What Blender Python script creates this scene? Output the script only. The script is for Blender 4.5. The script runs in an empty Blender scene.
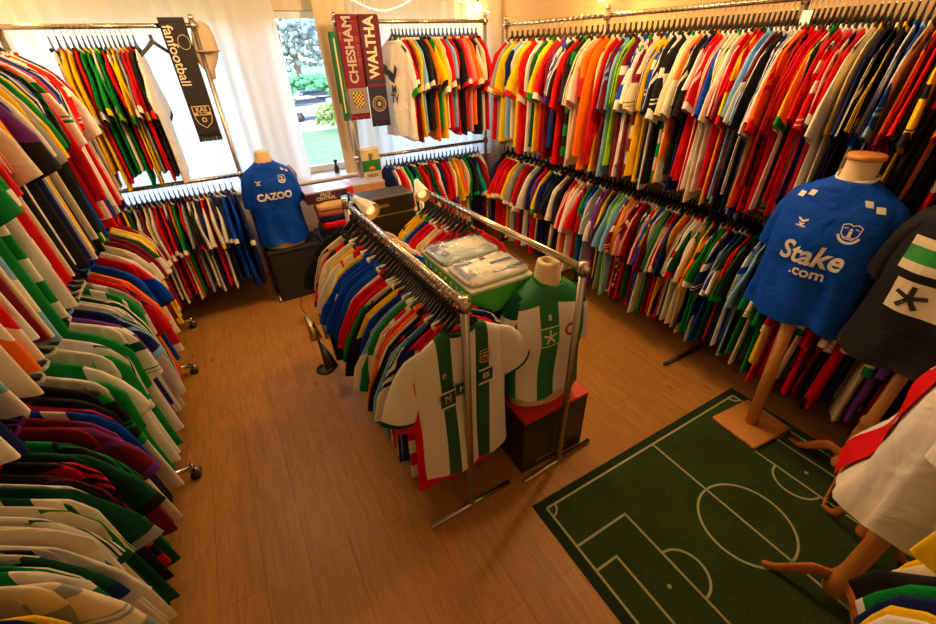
import bpy, math, random
from mathutils import Vector, Matrix, noise

random.seed(7)
scene = bpy.context.scene
COL = scene.collection
PI = math.pi

# ------------------------------------------------------------------ camera
cam_data = bpy.data.cameras.new('camera')
cam_data.sensor_width = 36.0
cam_data.lens = 415.6 / 936 * 36
cam_data.clip_start = 0.05
cam_data.clip_end = 400
cam = bpy.data.objects.new('camera', cam_data)
COL.objects.link(cam)
R = ((0.8674333, 0.2891444, -0.4049135), (-0.4967328, 0.4565384, -0.7381255), (-0.0285663, 0.8414085, 0.5396441))
cam.matrix_world = Matrix(((R[0][0], R[0][1], R[0][2], 0), (R[1][0], R[1][1], R[1][2], 0),
                           (R[2][0], R[2][1], R[2][2], 2.0), (0, 0, 0, 1)))
scene.camera = cam

# ------------------------------------------------------------------ world, added fill lamps and bulb lights, exposure
scene.view_settings.view_transform = 'Standard'
scene.view_settings.look = 'None'
scene.view_settings.gamma = 1
scene.view_settings.use_curve_mapping = False
scene.view_settings.exposure = 0.12
scene.cycles.use_denoising = True
scene.cycles.max_bounces = 8
scene.cycles.diffuse_bounces = 4
scene.cycles.sample_clamp_indirect = 5

world = bpy.data.worlds.new('world')
scene.world = world
world.use_nodes = True
wn = world.node_tree
wn.nodes.clear()
sky = wn.nodes.new('ShaderNodeTexSky')
sky.sky_type = 'NISHITA'
sky.sun_disc = False
sky.sun_elevation = math.radians(38)
sky.sun_rotation = math.radians(200)
sky.air_density = 1.0
sky.dust_density = 1.5
bg = wn.nodes.new('ShaderNodeBackground')
bg.inputs['Strength'].default_value = 1.45
wo = wn.nodes.new('ShaderNodeOutputWorld')
wn.links.new(sky.outputs[0], bg.inputs[0])
wn.links.new(bg.outputs[0], wo.inputs[0])

WARM = (1.0, 0.61, 0.27)


def lamp(name, loc, watts, color=WARM, radius=0.045, label=None, spot=None):
    """a bare point light, used for the bulbs and the added fill lamps"""
    ld = bpy.data.lights.new(name + '_light', 'POINT')
    ld.energy = watts
    ld.color = color
    ld.shadow_soft_size = radius
    lo = bpy.data.objects.new(name + '_light', ld)
    lo.location = loc
    COL.objects.link(lo)
    return lo


CEIL_Z = 2.62
FILL_LAMPS = [((0.25, 1.5, 2.42), 6), ((1.95, 1.45, 2.42), 36), ((1.45, 2.9, 2.42), 50), ((0.75, -0.5, 2.42), 5),  # unseen fill lights, added to brighten the room from above the frame
         ((-0.2, 3.2, 2.42), 30)]
for i, (p, w) in enumerate(FILL_LAMPS):
    lamp('fill_lamp', p, w)
for p, w in (((2.61, 4.36, 2.31), 9), ((2.72, 2.86, 2.33), 26), ((-1.0, 4.15, 2.44), 30)):  # the last light is out of view, added to warm the curtain top
    lamp('wall_lamp', p, w, (1.0, 0.55, 0.16), 0.04)


# ------------------------------------------------------------------ materials
MATS = {}


def nodes_of(name):
    m = bpy.data.materials.new(name)
    m.use_nodes = True
    return m, m.node_tree.nodes, m.node_tree.links, m.node_tree.nodes['Principled BSDF']


def mat(name, col, rough=0.6, metal=0.0, bump=0.0, bscale=60.0, emit=None, spec=0.5, alpha=1.0, trans=0.0, vary=0.0):
    if name in MATS:
        return MATS[name]
    m, N, L, p = nodes_of(name)
    p.inputs['Base Color'].default_value = (*col, 1)
    p.inputs['Roughness'].default_value = rough
    p.inputs['Metallic'].default_value = metal
    p.inputs['Specular IOR Level'].default_value = spec
    p.inputs['Alpha'].default_value = alpha
    p.inputs['Transmission Weight'].default_value = trans
    if emit:
        p.inputs['Emission Color'].default_value = (*emit[0], 1)
        p.inputs['Emission Strength'].default_value = emit[1]
    tc = N.new('ShaderNodeTexCoord')
    if bump or vary:
        nz = N.new('ShaderNodeTexNoise')
        nz.inputs['Scale'].default_value = bscale
        nz.inputs['Detail'].default_value = 3
        L.new(tc.outputs['Object'], nz.inputs['Vector'])
        if bump:
            b = N.new('ShaderNodeBump')
            b.inputs['Strength'].default_value = bump
            b.inputs['Distance'].default_value = 0.01
            L.new(nz.outputs['Fac'], b.inputs['Height'])
            L.new(b.outputs[0], p.inputs['Normal'])
        if vary:
            mx = N.new('ShaderNodeMix')
            mx.data_type = 'RGBA'
            mx.inputs['A'].default_value = (*[c * (1 - vary) for c in col], 1)
            mx.inputs['B'].default_value = (*[min(1, c * (1 + vary)) for c in col], 1)
            L.new(nz.outputs['Fac'], mx.inputs['Factor'])
            L.new(mx.outputs['Result'], p.inputs['Base Color'])
    MATS[name] = m
    return m


PAL = {
    'R': ('red', (.62, .006, .010)), 'D': ('maroon', (.17, .008, .022)), 'O': ('orange', (.88, .17, .006)),
    'Y': ('yellow', (.88, .56, .006)), 'L': ('lime green', (.33, .66, .02)), 'G': ('green', (.004, .23, .035)),
    'H': ('dark green', (.005, .070, .030)), 'K': ('black', (.014, .014, .017)), 'N': ('navy', (.008, .016, .12)),
    'B': ('royal blue', (.002, .060, .52)), 'S': ('sky blue', (.20, .45, .78)), 'W': ('white', (.80, .78, .74)),
    'C': ('cream', (.74, .66, .48)), 'A': ('grey', (.27, .31, .36)), 'P': ('purple', (.14, .035, .30)),
    'T': ('teal', (.010, .25, .26)), 'F': ('pink', (.78, .28, .30)),
}


def math_node(N, L, op, a, b=None, c=None):
    n = N.new('ShaderNodeMath')
    n.operation = op
    for i, v in enumerate((a, b, c)):
        if v is None:
            continue
        if isinstance(v, (int, float)):
            n.inputs[i].default_value = v
        else:
            L.new(v, n.inputs[i])
    return n.outputs[0]


PATNAME = {0: '', 1: 'striped', 2: 'hooped', 3: 'piped', 4: 'yoked', 5: 'sashed', 6: 'banded', 7: 'tipped', 9: 'badged', 8: 'speckled'}


def cloth(c1, c2='W', pat=0):
    """jersey cloth: colour c1 with a woven-in pattern of colour c2"""
    off, base = (pat // 10) * .035, pat % 10
    name = f'jersey {PAL[c1][0]}' + (f' {PATNAME[base]} {PAL[c2][0]}' if pat else '') + ' low' * (pat // 10)
    pat = base
    if name in MATS:
        return MATS[name]
    m, N, L, p = nodes_of(name)
    p.inputs['Roughness'].default_value = 0.62
    p.inputs['Specular IOR Level'].default_value = 0.10
    a, b = PAL[c1][1], PAL[c2][1]
    p.inputs['Base Color'].default_value = (*a, 1)
    tc = N.new('ShaderNodeTexCoord')
    sx = N.new('ShaderNodeSeparateXYZ')
    L.new(tc.outputs['Object'], sx.inputs[0])
    X, Y, Z = sx.outputs
    f = None
    if pat == 1:
        f = math_node(N, L, 'GREATER_THAN', math_node(N, L, 'SINE', math_node(N, L, 'MULTIPLY', X, 2 * PI / .10)), 0.0)
    elif pat == 2:
        f = math_node(N, L, 'GREATER_THAN', math_node(N, L, 'SINE', math_node(N, L, 'MULTIPLY', Z, 2 * PI / .15)), 0.0)
    elif pat == 3:                                   # three lines that run along the sleeve
        s = math_node(N, L, 'GREATER_THAN', math_node(N, L, 'SINE', math_node(N, L, 'MULTIPLY', Y, 2 * PI / .0085)), 0.1)
        k = math_node(N, L, 'LESS_THAN', math_node(N, L, 'ABSOLUTE', Y), .0125)
        f = math_node(N, L, 'MULTIPLY', s, k)
    elif pat == 4:
        f = math_node(N, L, 'GREATER_THAN', Z, -.15)
    elif pat == 5:
        f = math_node(N, L, 'LESS_THAN', math_node(N, L, 'ABSOLUTE', math_node(N, L, 'ADD', math_node(N, L, 'ADD', X, Z), .36)), .05)
    elif pat == 6:                                   # band across the chest
        f = math_node(N, L, 'LESS_THAN', math_node(N, L, 'ABSOLUTE', math_node(N, L, 'ADD', Z, .22)), .05)
    elif pat == 7:                                   # lower end of the sleeve in the second colour
        f = math_node(N, L, 'LESS_THAN', Z, -.20 - off)
    elif pat == 9:                                   # badge and bars on the sleeve
        aZ = math_node(N, L, 'ABSOLUTE', math_node(N, L, 'ADD', Z, .13 + off))
        s = math_node(N, L, 'LESS_THAN', aZ, .022)
        k = math_node(N, L, 'LESS_THAN', math_node(N, L, 'ABSOLUTE', math_node(N, L, 'ADD', Z, .27 + off)), .006 - off * .06)
        k2 = math_node(N, L, 'LESS_THAN', math_node(N, L, 'ABSOLUTE', math_node(N, L, 'ADD', Z, .25 + off)), .003)
        f = math_node(N, L, 'MAXIMUM', math_node(N, L, 'MAXIMUM', s, k), k2)
    elif pat == 8:
        vz = N.new('ShaderNodeTexVoronoi')
        vz.inputs['Scale'].default_value = 22
        L.new(tc.outputs['Object'], vz.inputs['Vector'])
        f = math_node(N, L, 'LESS_THAN', vz.outputs['Distance'], .36)
    if f is not None:
        mx = N.new('ShaderNodeMix')
        mx.data_type = 'RGBA'
        mx.inputs['A'].default_value = (*a, 1)
        mx.inputs['B'].default_value = (*b, 1)
        L.new(f, mx.inputs['Factor'])
        L.new(mx.outputs['Result'], p.inputs['Base Color'])
    nz = N.new('ShaderNodeTexNoise')
    nz.inputs['Scale'].default_value = 9
    nz.inputs['Detail'].default_value = 2
    nz.inputs['Distortion'].default_value = 0.6
    L.new(tc.outputs['Object'], nz.inputs['Vector'])
    bu = N.new('ShaderNodeBump')
    bu.inputs['Strength'].default_value = 0.6
    bu.inputs['Distance'].default_value = 0.03
    L.new(nz.outputs['Fac'], bu.inputs['Height'])
    L.new(bu.outputs[0], p.inputs['Normal'])
    MATS[name] = m
    return m


CHROME = mat('chrome tube', (.62, .58, .50), .22, 1.0)
STEEL = mat('brushed steel', (.45, .43, .40), .35, 1.0)
HOOKM = mat('hanger hook metal', (.60, .55, .44), .3, 1.0)
BLACKP = mat('black hanger plastic', (.018, .017, .017), .38)
RUBBER = mat('black rubber', (.02, .02, .02), .6)
NECKC = mat('mannequin jersey cover', (.74, .60, .36), .75, bump=.15, bscale=200)
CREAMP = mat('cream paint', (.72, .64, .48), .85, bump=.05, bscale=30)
WHITEP = mat('white gloss paint', (.82, .82, .80), .35)


def wood(name, dark, light, scale=6.0, rough=.4, along=(1, 9, 9)):
    if name in MATS:
        return MATS[name]
    m, N, L, p = nodes_of(name)
    tc = N.new('ShaderNodeTexCoord')
    mp = N.new('ShaderNodeMapping')
    mp.inputs['Scale'].default_value = along
    L.new(tc.outputs['Object'], mp.inputs[0])
    nz = N.new('ShaderNodeTexNoise')
    nz.inputs['Scale'].default_value = scale
    nz.inputs['Detail'].default_value = 5
    nz.inputs['Distortion'].default_value = .8
    L.new(mp.outputs[0], nz.inputs['Vector'])
    cr = N.new('ShaderNodeValToRGB')
    cr.color_ramp.elements[0].position = .3
    cr.color_ramp.elements[0].color = (*dark, 1)
    cr.color_ramp.elements[1].position = .7
    cr.color_ramp.elements[1].color = (*light, 1)
    L.new(nz.outputs['Fac'], cr.inputs[0])
    L.new(cr.outputs[0], p.inputs['Base Color'])
    p.inputs['Roughness'].default_value = rough
    MATS[name] = m
    return m


WOOD_A = wood('varnished pine', (.50, .20, .045), (.66, .30, .075), along=(9, 9, 1))
WOOD_B = wood('varnished beech', (.42, .13, .022), (.56, .20, .04), along=(9, 9, 1))


# ------------------------------------------------------------------ mesh helpers
class MB:
    def __init__(self):
        self.v, self.f, self.m = [], [], []

    def add(self, vs, fs, mi=0):
        o = len(self.v)
        self.v += [tuple(x) for x in vs]
        self.f += [tuple(i + o for i in f) for f in fs]
        self.m += [mi] * len(fs)
        return self

    def loft(self, rings, mi=0, cap0=True, cap1=True, closed=True):
        n = len(rings[0])
        vs = [p for r in rings for p in r]
        fs = []
        for i in range(len(rings) - 1):
            for j in range(n if closed else n - 1):
                k = (j + 1) % n
                fs.append((i * n + j, i * n + k, (i + 1) * n + k, (i + 1) * n + j))
        if cap0:
            fs.append(tuple(range(n))[::-1])
        if cap1:
            fs.append(tuple((len(rings) - 1) * n + j for j in range(n)))
        return self.add(vs, fs, mi)

    def tube(self, pts, r, seg=8, mi=0, caps=True):
        pts = [Vector(p) for p in pts]
        rs = r if isinstance(r, (list, tuple)) else [r] * len(pts)
        rings = []
        up = None
        for i, p in enumerate(pts):
            d = (pts[min(i + 1, len(pts) - 1)] - pts[max(i - 1, 0)]).normalized()
            if up is None:
                up = Vector((0, 0, 1)) if abs(d.z) < .9 else Vector((0, 1, 0))
            x = d.cross(up)
            if x.length < 1e-5:
                x = d.orthogonal()
            x.normalize()
            y = x.cross(d).normalized()
            up = y
            rings.append([p + (x * math.cos(a) + y * math.sin(a)) * rs[i] for a in [2 * PI * j / seg for j in range(seg)]])
        return self.loft(rings, mi, caps, caps)

    def box(self, lo, hi, mi=0, bev=0.0):
        (x0, y0, z0), (x1, y1, z1) = lo, hi
        b = min(bev, (x1 - x0) / 3, (y1 - y0) / 3, (z1 - z0) / 3)
        if b <= 0:
            vs = [(x, y, z) for z in (z0, z1) for x, y in ((x0, y0), (x1, y0), (x1, y1), (x0, y1))]
            return self.loft([vs[:4], vs[4:]], mi)

        def ring(z, i):
            a0, a1, b0, b1 = x0 + i, x1 - i, y0 + i, y1 - i
            c = b * .999 if i == 0 else b * .6
            return [(a0 + c, b0, z), (a1 - c, b0, z), (a1, b0 + c, z), (a1, b1 - c, z), (a1 - c, b1, z), (a0 + c, b1, z), (a0, b1 - c, z), (a0, b0 + c, z)]
        return self.loft([ring(z0, b), ring(z0 + b, 0), ring(z1 - b, 0), ring(z1, b)], mi)

    def lathe(self, prof, c=(0, 0, 0), seg=20, mi=0, caps=True):
        rings = [[(c[0] + r * math.cos(2 * PI * j / seg), c[1] + r * math.sin(2 * PI * j / seg), c[2] + z) for j in range(seg)] for r, z in prof]
        return self.loft(rings, mi, caps, caps)

    def xf(self, M):
        self.v = [tuple(M @ Vector(p)) for p in self.v]
        return self

    def mesh(self, name, mats, smooth=True):
        me = bpy.data.meshes.new(name)
        me.from_pydata(self.v, [], self.f)
        for m in (mats if isinstance(mats, (list, tuple)) else [mats]):
            me.materials.append(m)
        me.polygons.foreach_set('material_index', self.m)
        me.polygons.foreach_set('use_smooth', [smooth] * len(self.f))
        me.update()
        return me

    def obj(self, name, mats, parent=None, smooth=True, auto=False):
        me = self.mesh(name, mats, smooth)
        if smooth and auto:
            me.set_sharp_from_angle(angle=math.radians(35))
        o = bpy.data.objects.new(name, me)
        COL.objects.link(o)
        if parent:
            o.parent = parent
        return o


def empty(name, loc, rz=0.0):
    o = bpy.data.objects.new(name, None)
    o.empty_display_size = .1
    o.location = loc
    o.rotation_euler = (0, 0, rz)
    COL.objects.link(o)
    return o


def tag(o, label, cat, group=None, kind=None):
    if label:
        o['label'] = label
    if cat:
        o['category'] = cat
    if group:
        o['group'] = group
    if kind:
        o['kind'] = kind
    return o


def struct(o):
    o['kind'] = 'structure'
    return o


def lerp(a, b, t):
    return a + (b - a) * t


def interp(tab, z):
    """piecewise-linear table [(z, v...)] sorted by descending z"""
    if z >= tab[0][0]:
        return tab[0][1:]
    for a, b in zip(tab, tab[1:]):
        if z >= b[0]:
            t = (a[0] - z) / (a[0] - b[0])
            t = t * t * (3 - 2 * t) * .5 + t * .5
            return tuple(lerp(x, y, t) for x, y in zip(a[1:], b[1:]))
    return tab[-1][1:]


_text_cache = {}


def text_tris(s, size, shear=0.0, squash=1.0, bold=0.0):
    """letters as flat triangles centred on the origin"""
    key = (s, size, shear, squash, bold)
    if key in _text_cache:
        return _text_cache[key]
    cu = bpy.data.curves.new('t', 'FONT')
    cu.body = s
    cu.size = size
    cu.shear = shear
    cu.offset = bold
    cu.resolution_u = 3
    cu.align_x = 'CENTER'
    cu.align_y = 'CENTER'
    o = bpy.data.objects.new('t', cu)
    me = bpy.data.meshes.new_from_object(o)
    vs = [(v.co.x * squash, v.co.y) for v in me.vertices]
    fs = [tuple(p.vertices) for p in me.polygons]
    bpy.data.objects.remove(o)
    bpy.data.curves.remove(cu)
    bpy.data.meshes.remove(me)
    _text_cache[key] = (vs, fs)
    return vs, fs


def flat_text(name, s, size, mtl, parent, place, shear=0.0, squash=1.0, bold=0.0, th=.0012):
    """lettering laid on a surface; place(u, v, d) -> point, d outwards"""
    vs, fs = text_tris(s, size, shear, squash, bold)
    mb = MB()
    n = len(vs)
    mb.add([place(u, v, th) for u, v in vs], fs)
    return mb.obj(name, mtl, parent, smooth=False)


def shape_on(name, polys, mtl, parent, place, th=.0012):
    """flat polygons [(u,v)...] laid on a surface, cut fine enough to bend with it"""
    mb = MB()
    for poly in polys:
        mb.add([place(u, v, th) for u, v in poly], [tuple(range(len(poly)))])
    return mb.obj(name, mtl, parent, smooth=False)


def rect_grid(u0, v0, u1, v1, nu=6, nv=6):
    out = []
    for i in range(nu):
        for j in range(nv):
            a, b = lerp(u0, u1, i / nu), lerp(u0, u1, (i + 1) / nu)
            c, d = lerp(v0, v1, j / nv), lerp(v0, v1, (j + 1) / nv)
            out.append([(a, c), (b, c), (b, d), (a, d)])
    return out


def ring_polys(cu, cv, r0, r1, a0=0, a1=2 * PI, n=18, asp=1.0):
    out = []
    for i in range(n):
        p, q = lerp(a0, a1, i / n), lerp(a0, a1, (i + 1) / n)
        out.append([(cu + r0 * math.cos(p), cv + r0 * asp * math.sin(p)), (cu + r1 * math.cos(p), cv + r1 * asp * math.sin(p)),
                    (cu + r1 * math.cos(q), cv + r1 * asp * math.sin(q)), (cu + r0 * math.cos(q), cv + r0 * asp * math.sin(q))])
    return out


def line_poly(a, b, w):
    dx, dy = b[0] - a[0], b[1] - a[1]
    l = math.hypot(dx, dy) or 1
    nx, ny = -dy / l * w / 2, dx / l * w / 2
    n = max(1, int(l / .03))
    out = []
    for i in range(n):
        p = (lerp(a[0], b[0], i / n), lerp(a[1], b[1], i / n))
        q = (lerp(a[0], b[0], (i + 1) / n), lerp(a[1], b[1], (i + 1) / n))
        out.append([(p[0] + nx, p[1] + ny), (p[0] - nx, p[1] - ny), (q[0] - nx, q[1] - ny), (q[0] + nx, q[1] + ny)])
    return out


# ================================================================== the room
XL, XR, YB, YF = -1.30, 3.02, 4.62, -1.4

mf, N, L, p = nodes_of('oak laminate floor')
tc = N.new('ShaderNodeTexCoord')
mp = N.new('ShaderNodeMapping')
mp.inputs['Rotation'].default_value = (0, 0, PI / 2)
L.new(tc.outputs['Object'], mp.inputs[0])
br = N.new('ShaderNodeTexBrick')
br.inputs['Scale'].default_value = 1.0
br.inputs['Brick Width'].default_value = 1.25
br.inputs['Row Height'].default_value = 0.19
br.inputs['Mortar Size'].default_value = 0.0012
br.inputs['Mortar Smooth'].default_value = 0.3
br.inputs['Color1'].default_value = (.40, .190, .040, 1)
br.inputs['Color2'].default_value = (.45, .220, .050, 1)
br.inputs['Mortar'].default_value = (.17, .07, .018, 1)
L.new(mp.outputs[0], br.inputs['Vector'])
mp2 = N.new('ShaderNodeMapping')
mp2.inputs['Scale'].default_value = (14, 1.6, 1)
L.new(tc.outputs['Object'], mp2.inputs[0])
nz = N.new('ShaderNodeTexNoise')
nz.inputs['Scale'].default_value = 3.0
nz.inputs['Detail'].default_value = 6
nz.inputs['Distortion'].default_value = 1.2
L.new(mp2.outputs[0], nz.inputs['Vector'])
cr = N.new('ShaderNodeValToRGB')
cr.color_ramp.elements[0].position = .3
cr.color_ramp.elements[0].color = (.80, .77, .72, 1)
cr.color_ramp.elements[1].position = .65
cr.color_ramp.elements[1].color = (1.08, 1.06, 1.04, 1)
L.new(nz.outputs['Fac'], cr.inputs[0])
# knots
mp3 = N.new('ShaderNodeMapping')
mp3.inputs['Scale'].default_value = (5, 1.8, 1)
L.new(tc.outputs['Object'], mp3.inputs[0])
vo = N.new('ShaderNodeTexVoronoi')
vo.inputs['Scale'].default_value = 1.3
L.new(mp3.outputs[0], vo.inputs['Vector'])
kr = N.new('ShaderNodeValToRGB')
kr.color_ramp.elements[0].position = .03
kr.color_ramp.elements[0].color = (.5, .45, .4, 1)
kr.color_ramp.elements[1].position = .10
kr.color_ramp.elements[1].color = (1, 1, 1, 1)
L.new(vo.outputs['Distance'], kr.inputs[0])
m1 = N.new('ShaderNodeMix'); m1.data_type = 'RGBA'; m1.blend_type = 'MULTIPLY'; m1.inputs['Factor'].default_value = 1
m2 = N.new('ShaderNodeMix'); m2.data_type = 'RGBA'; m2.blend_type = 'MULTIPLY'; m2.inputs['Factor'].default_value = 1
L.new(br.outputs['Color'], m1.inputs['A']); L.new(cr.outputs[0], m1.inputs['B'])
L.new(m1.outputs['Result'], m2.inputs['A']); L.new(kr.outputs[0], m2.inputs['B'])
L.new(m2.outputs['Result'], p.inputs['Base Color'])
p.inputs['Roughness'].default_value = .42
p.inputs['Specular IOR Level'].default_value = .35
MATS['floor'] = mf

struct(MB().box((XL - .1, YF - .1, -.1), (XR + .1, YB + .1, 0)).obj('floor', mf, smooth=False))
struct(MB().box((XL - .1, YF - .1, CEIL_Z), (XR + .1, YB + .3, CEIL_Z + .1)).obj('ceiling', CREAMP, smooth=False))
struct(MB().box((XL - .12, YF - .1, 0), (XL, YB + .1, CEIL_Z)).obj('wall_left', CREAMP, smooth=False))
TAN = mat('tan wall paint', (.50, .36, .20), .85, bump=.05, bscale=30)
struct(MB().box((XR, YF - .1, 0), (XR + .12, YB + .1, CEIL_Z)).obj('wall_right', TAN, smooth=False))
struct(MB().box((XL, YF - .12, 0), (XR, YF, CEIL_Z)).obj('wall_front', CREAMP, smooth=False))
# back wall with its window openings
WZ0, WZ1 = .93, 2.30
OPEN = [(-1.12, .38), (.60, 1.36), (1.50, 2.72)]
wb = MB()
wb.box((XL, YB, 0), (XR, YB + .2, WZ0))
wb.box((XL, YB, WZ1), (XR, YB + .2, CEIL_Z))
xs = [XL] + [x for o in OPEN for x in o] + [XR]
for i in range(0, len(xs), 2):
    wb.box((xs[i], YB, WZ0), (xs[i + 1], YB + .2, WZ1))
struct(wb.obj('wall_back', CREAMP, smooth=False))
GLASS, N, L, p = nodes_of('window glass')
N.clear()
tr = N.new('ShaderNodeBsdfTransparent'); gl = N.new('ShaderNodeBsdfGlossy'); gl.inputs['Roughness'].default_value = .02
lw = N.new('ShaderNodeLayerWeight'); lw.inputs['Blend'].default_value = .12
mx = N.new('ShaderNodeMixShader'); ou = N.new('ShaderNodeOutputMaterial')
L.new(lw.outputs['Fresnel'], mx.inputs[0]); L.new(tr.outputs[0], mx.inputs[1]); L.new(gl.outputs[0], mx.inputs[2]); L.new(mx.outputs[0], ou.inputs[0])
for i, (a, b) in enumerate(OPEN):
    w = empty(f'window_{i + 1}', ((a + b) / 2, YB + .1, WZ0))
    struct(w)
    hw, hh, t = (b - a) / 2, WZ1 - WZ0, .055
    fr = MB()
    fr.box((-hw, -.03, 0), (-hw + t, .03, hh)).box((hw - t, -.03, 0), (hw, .03, hh))
    fr.box((-hw + t, -.03, 0), (hw - t, .03, t)).box((-hw + t, -.03, hh - t), (hw - t, .03, hh))
    if hw > .6:
        fr.box((-.03, -.03, t), (.03, .03, hh - t))
    fr.obj('window_frame', WHITEP, w, smooth=False)
    MB().box((-hw + t, -.004, t), (hw - t, .004, hh - t)).obj('window_pane', GLASS, w, smooth=False)
struct(MB().box((-1.2, YB - .26, WZ0 - .035), (2.78, YB + .04, WZ0), bev=.01).obj('trim_1', WHITEP, smooth=False))   # the long window board
bb = mat('white skirting', (.7, .66, .58), .5)
struct(MB().box((XL, YB - .018, 0), (XR, YB, .10)).obj('baseboard_back', bb, smooth=False))
struct(MB().box((XL, YF, 0), (XL + .018, YB - .02, .10)).obj('baseboard_left', bb, smooth=False))
struct(MB().box((XR - .018, YF, 0), (XR, YB - .02, .10)).obj('baseboard_right', bb, smooth=False))

# curtains
CURT, N, L, p = nodes_of('white voile curtain')
N.clear()
df = N.new('ShaderNodeBsdfDiffuse'); df.inputs[0].default_value = (.90, .86, .78, 1)
tl = N.new('ShaderNodeBsdfTranslucent'); tl.inputs[0].default_value = (.95, .90, .86, 1)
mx = N.new('ShaderNodeMixShader'); mx.inputs[0].default_value = .62; ou = N.new('ShaderNodeOutputMaterial')
L.new(df.outputs[0], mx.inputs[1]); L.new(tl.outputs[0], mx.inputs[2]); L.new(mx.outputs[0], ou.inputs[0])
HEMC = mat('cream curtain lining', (.72, .60, .40), .8)


def curtain(x0t, x1t, x0b, x1b, y, z0, z1, waves, amp, label, mtl=CURT, seed=0):
    n, m = waves * 8, 14
    rows = []
    for j in range(m + 1):
        t = j / m
        z = lerp(z1, z0, t)
        row = []
        for i in range(n + 1):
            s = i / n
            x = lerp(lerp(x0t, x1t, s), lerp(x0b, x1b, s), t)
            ph = s * waves * 2 * PI + seed
            a = 1.25 * amp * (.6 + .4 * math.sin(s * 11 + seed)) * (.6 + .5 * t)
            row.append((x, y + a * math.sin(ph + .5 * math.sin(3 * t + s * 5)), z))
        rows.append(row)
    mb = MB()
    mb.loft(rows, closed=False, cap0=False, cap1=False)
    return tag(mb.obj('curtain', mtl), label, 'curtain')


curtain(-1.28, .71, -1.28, .72, 4.46, .04, 2.58, 15, .030, 'long white voile curtain drawn across the window left of the gap', seed=.4)
curtain(1.30, 2.98, 1.16, 2.98, 4.47, .04, 2.58, 13, .028, 'white voile curtain right of the gap behind the hanging scarves', seed=1.1)
curtain(1.02, 1.32, 1.09, 1.19, 4.44, .04, 2.58, 3, .022, 'narrow cream curtain bunched at the right side of the bare window', HEMC, seed=2.2)

# ================================================================== rug with a football pitch on it
def build_rug():
    x0, x1, y0, y1 = .86, 2.53, -.27, .955
    m, N, L, p = nodes_of('dark green tufted rug')
    tc = N.new('ShaderNodeTexCoord')
    nz = N.new('ShaderNodeTexNoise'); nz.inputs['Scale'].default_value = 160; nz.inputs['Detail'].default_value = 2
    L.new(tc.outputs['Object'], nz.inputs['Vector'])
    n2 = N.new('ShaderNodeTexNoise'); n2.inputs['Scale'].default_value = 4; n2.inputs['Detail'].default_value = 3
    L.new(tc.outputs['Object'], n2.inputs['Vector'])
    a = math_node(N, L, 'ADD', math_node(N, L, 'MULTIPLY', nz.outputs['Fac'], .7), math_node(N, L, 'MULTIPLY', n2.outputs['Fac'], .4))
    cr = N.new('ShaderNodeValToRGB')
    cr.color_ramp.elements[0].position = .35; cr.color_ramp.elements[0].color = (.014, .034, .010, 1)
    cr.color_ramp.elements[1].position = .75; cr.color_ramp.elements[1].color = (.046, .082, .020, 1)
    L.new(a, cr.inputs[0]); L.new(cr.outputs[0], p.inputs['Base Color'])
    bu = N.new('ShaderNodeBump'); bu.inputs['Strength'].default_value = .5; bu.inputs['Distance'].default_value = .004
    L.new(nz.outputs['Fac'], bu.inputs['Height']); L.new(bu.outputs[0], p.inputs['Normal'])
    p.inputs['Roughness'].default_value = .95; p.inputs['Specular IOR Level'].default_value = .1
    line = mat('cream rug line', (.42, .42, .24), .95, spec=.1)
    edge = mat('black-green rug border', (.018, .036, .018), .95, spec=.1)
    root = empty('football_rug', ((x0 + x1) / 2, (y0 + y1) / 2, 0))
    cx, cy = (x0 + x1) / 2, (y0 + y1) / 2
    MB().box((x0 - cx, y0 - cy, .0005), (x1 - cx, y1 - cy, .007), bev=.002).obj('rug_border', edge, root, smooth=False)
    pile = MB().box((x0 - cx + .045, y0 - cy + .045, .001), (x1 - cx - .045, y1 - cy - .045, .0078))
    fx0, fx1, fy0, fy1 = .915, 2.465, -.20, .905
    fx0 -= cx; fx1 -= cx; fy0 -= cy; fy1 -= cy
    my = (fy0 + fy1) / 2
    w = .011
    P = []
    for a, b in (((fx0, fy0), (fx1, fy0)), ((fx0, fy1), (fx1, fy1)), ((fx0, fy0), (fx0, fy1)), ((fx1, fy0), (fx1, fy1)), ((0, fy0), (0, fy1))):
        P += line_poly(a, b, w)
    P += ring_polys(0, my, .205, .216, n=48)
    for s, gx in ((1, fx0), (-1, fx1)):
        for d, h in ((.315, .33), (.125, .205)):
            P += line_poly((gx, my - h), (gx + s * d, my - h), w) + line_poly((gx, my + h), (gx + s * d, my + h), w) + line_poly((gx + s * d, my - h - w / 2), (gx + s * d, my + h + w / 2), w)
        a0 = -PI / 2 if s > 0 else PI / 2
        P += ring_polys(gx + s * .315, my, .104, .115, a0, a0 + PI, 20, asp=1.0)
        P += ring_polys(gx + s * .225, my, 0, .010, n=10)
        for q, gy in ((1, fy0), (-1, fy1)):
            a = {(1, 1): 0, (-1, 1): PI / 2, (-1, -1): PI, (1, -1): 1.5 * PI}[(s, q)]
            P += ring_polys(gx, gy, .045, .055, a, a + PI / 2, 7)
    for poly in P:
        pile.add([(u, v, .0082) for u, v in poly], [tuple(range(len(poly)))], 1)
    pile.obj('rug_pile', [m, line], root, smooth=False)
    tag(root, 'dark green floor rug printed with a football pitch, on the wooden floor', 'rug')


build_rug()


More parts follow.
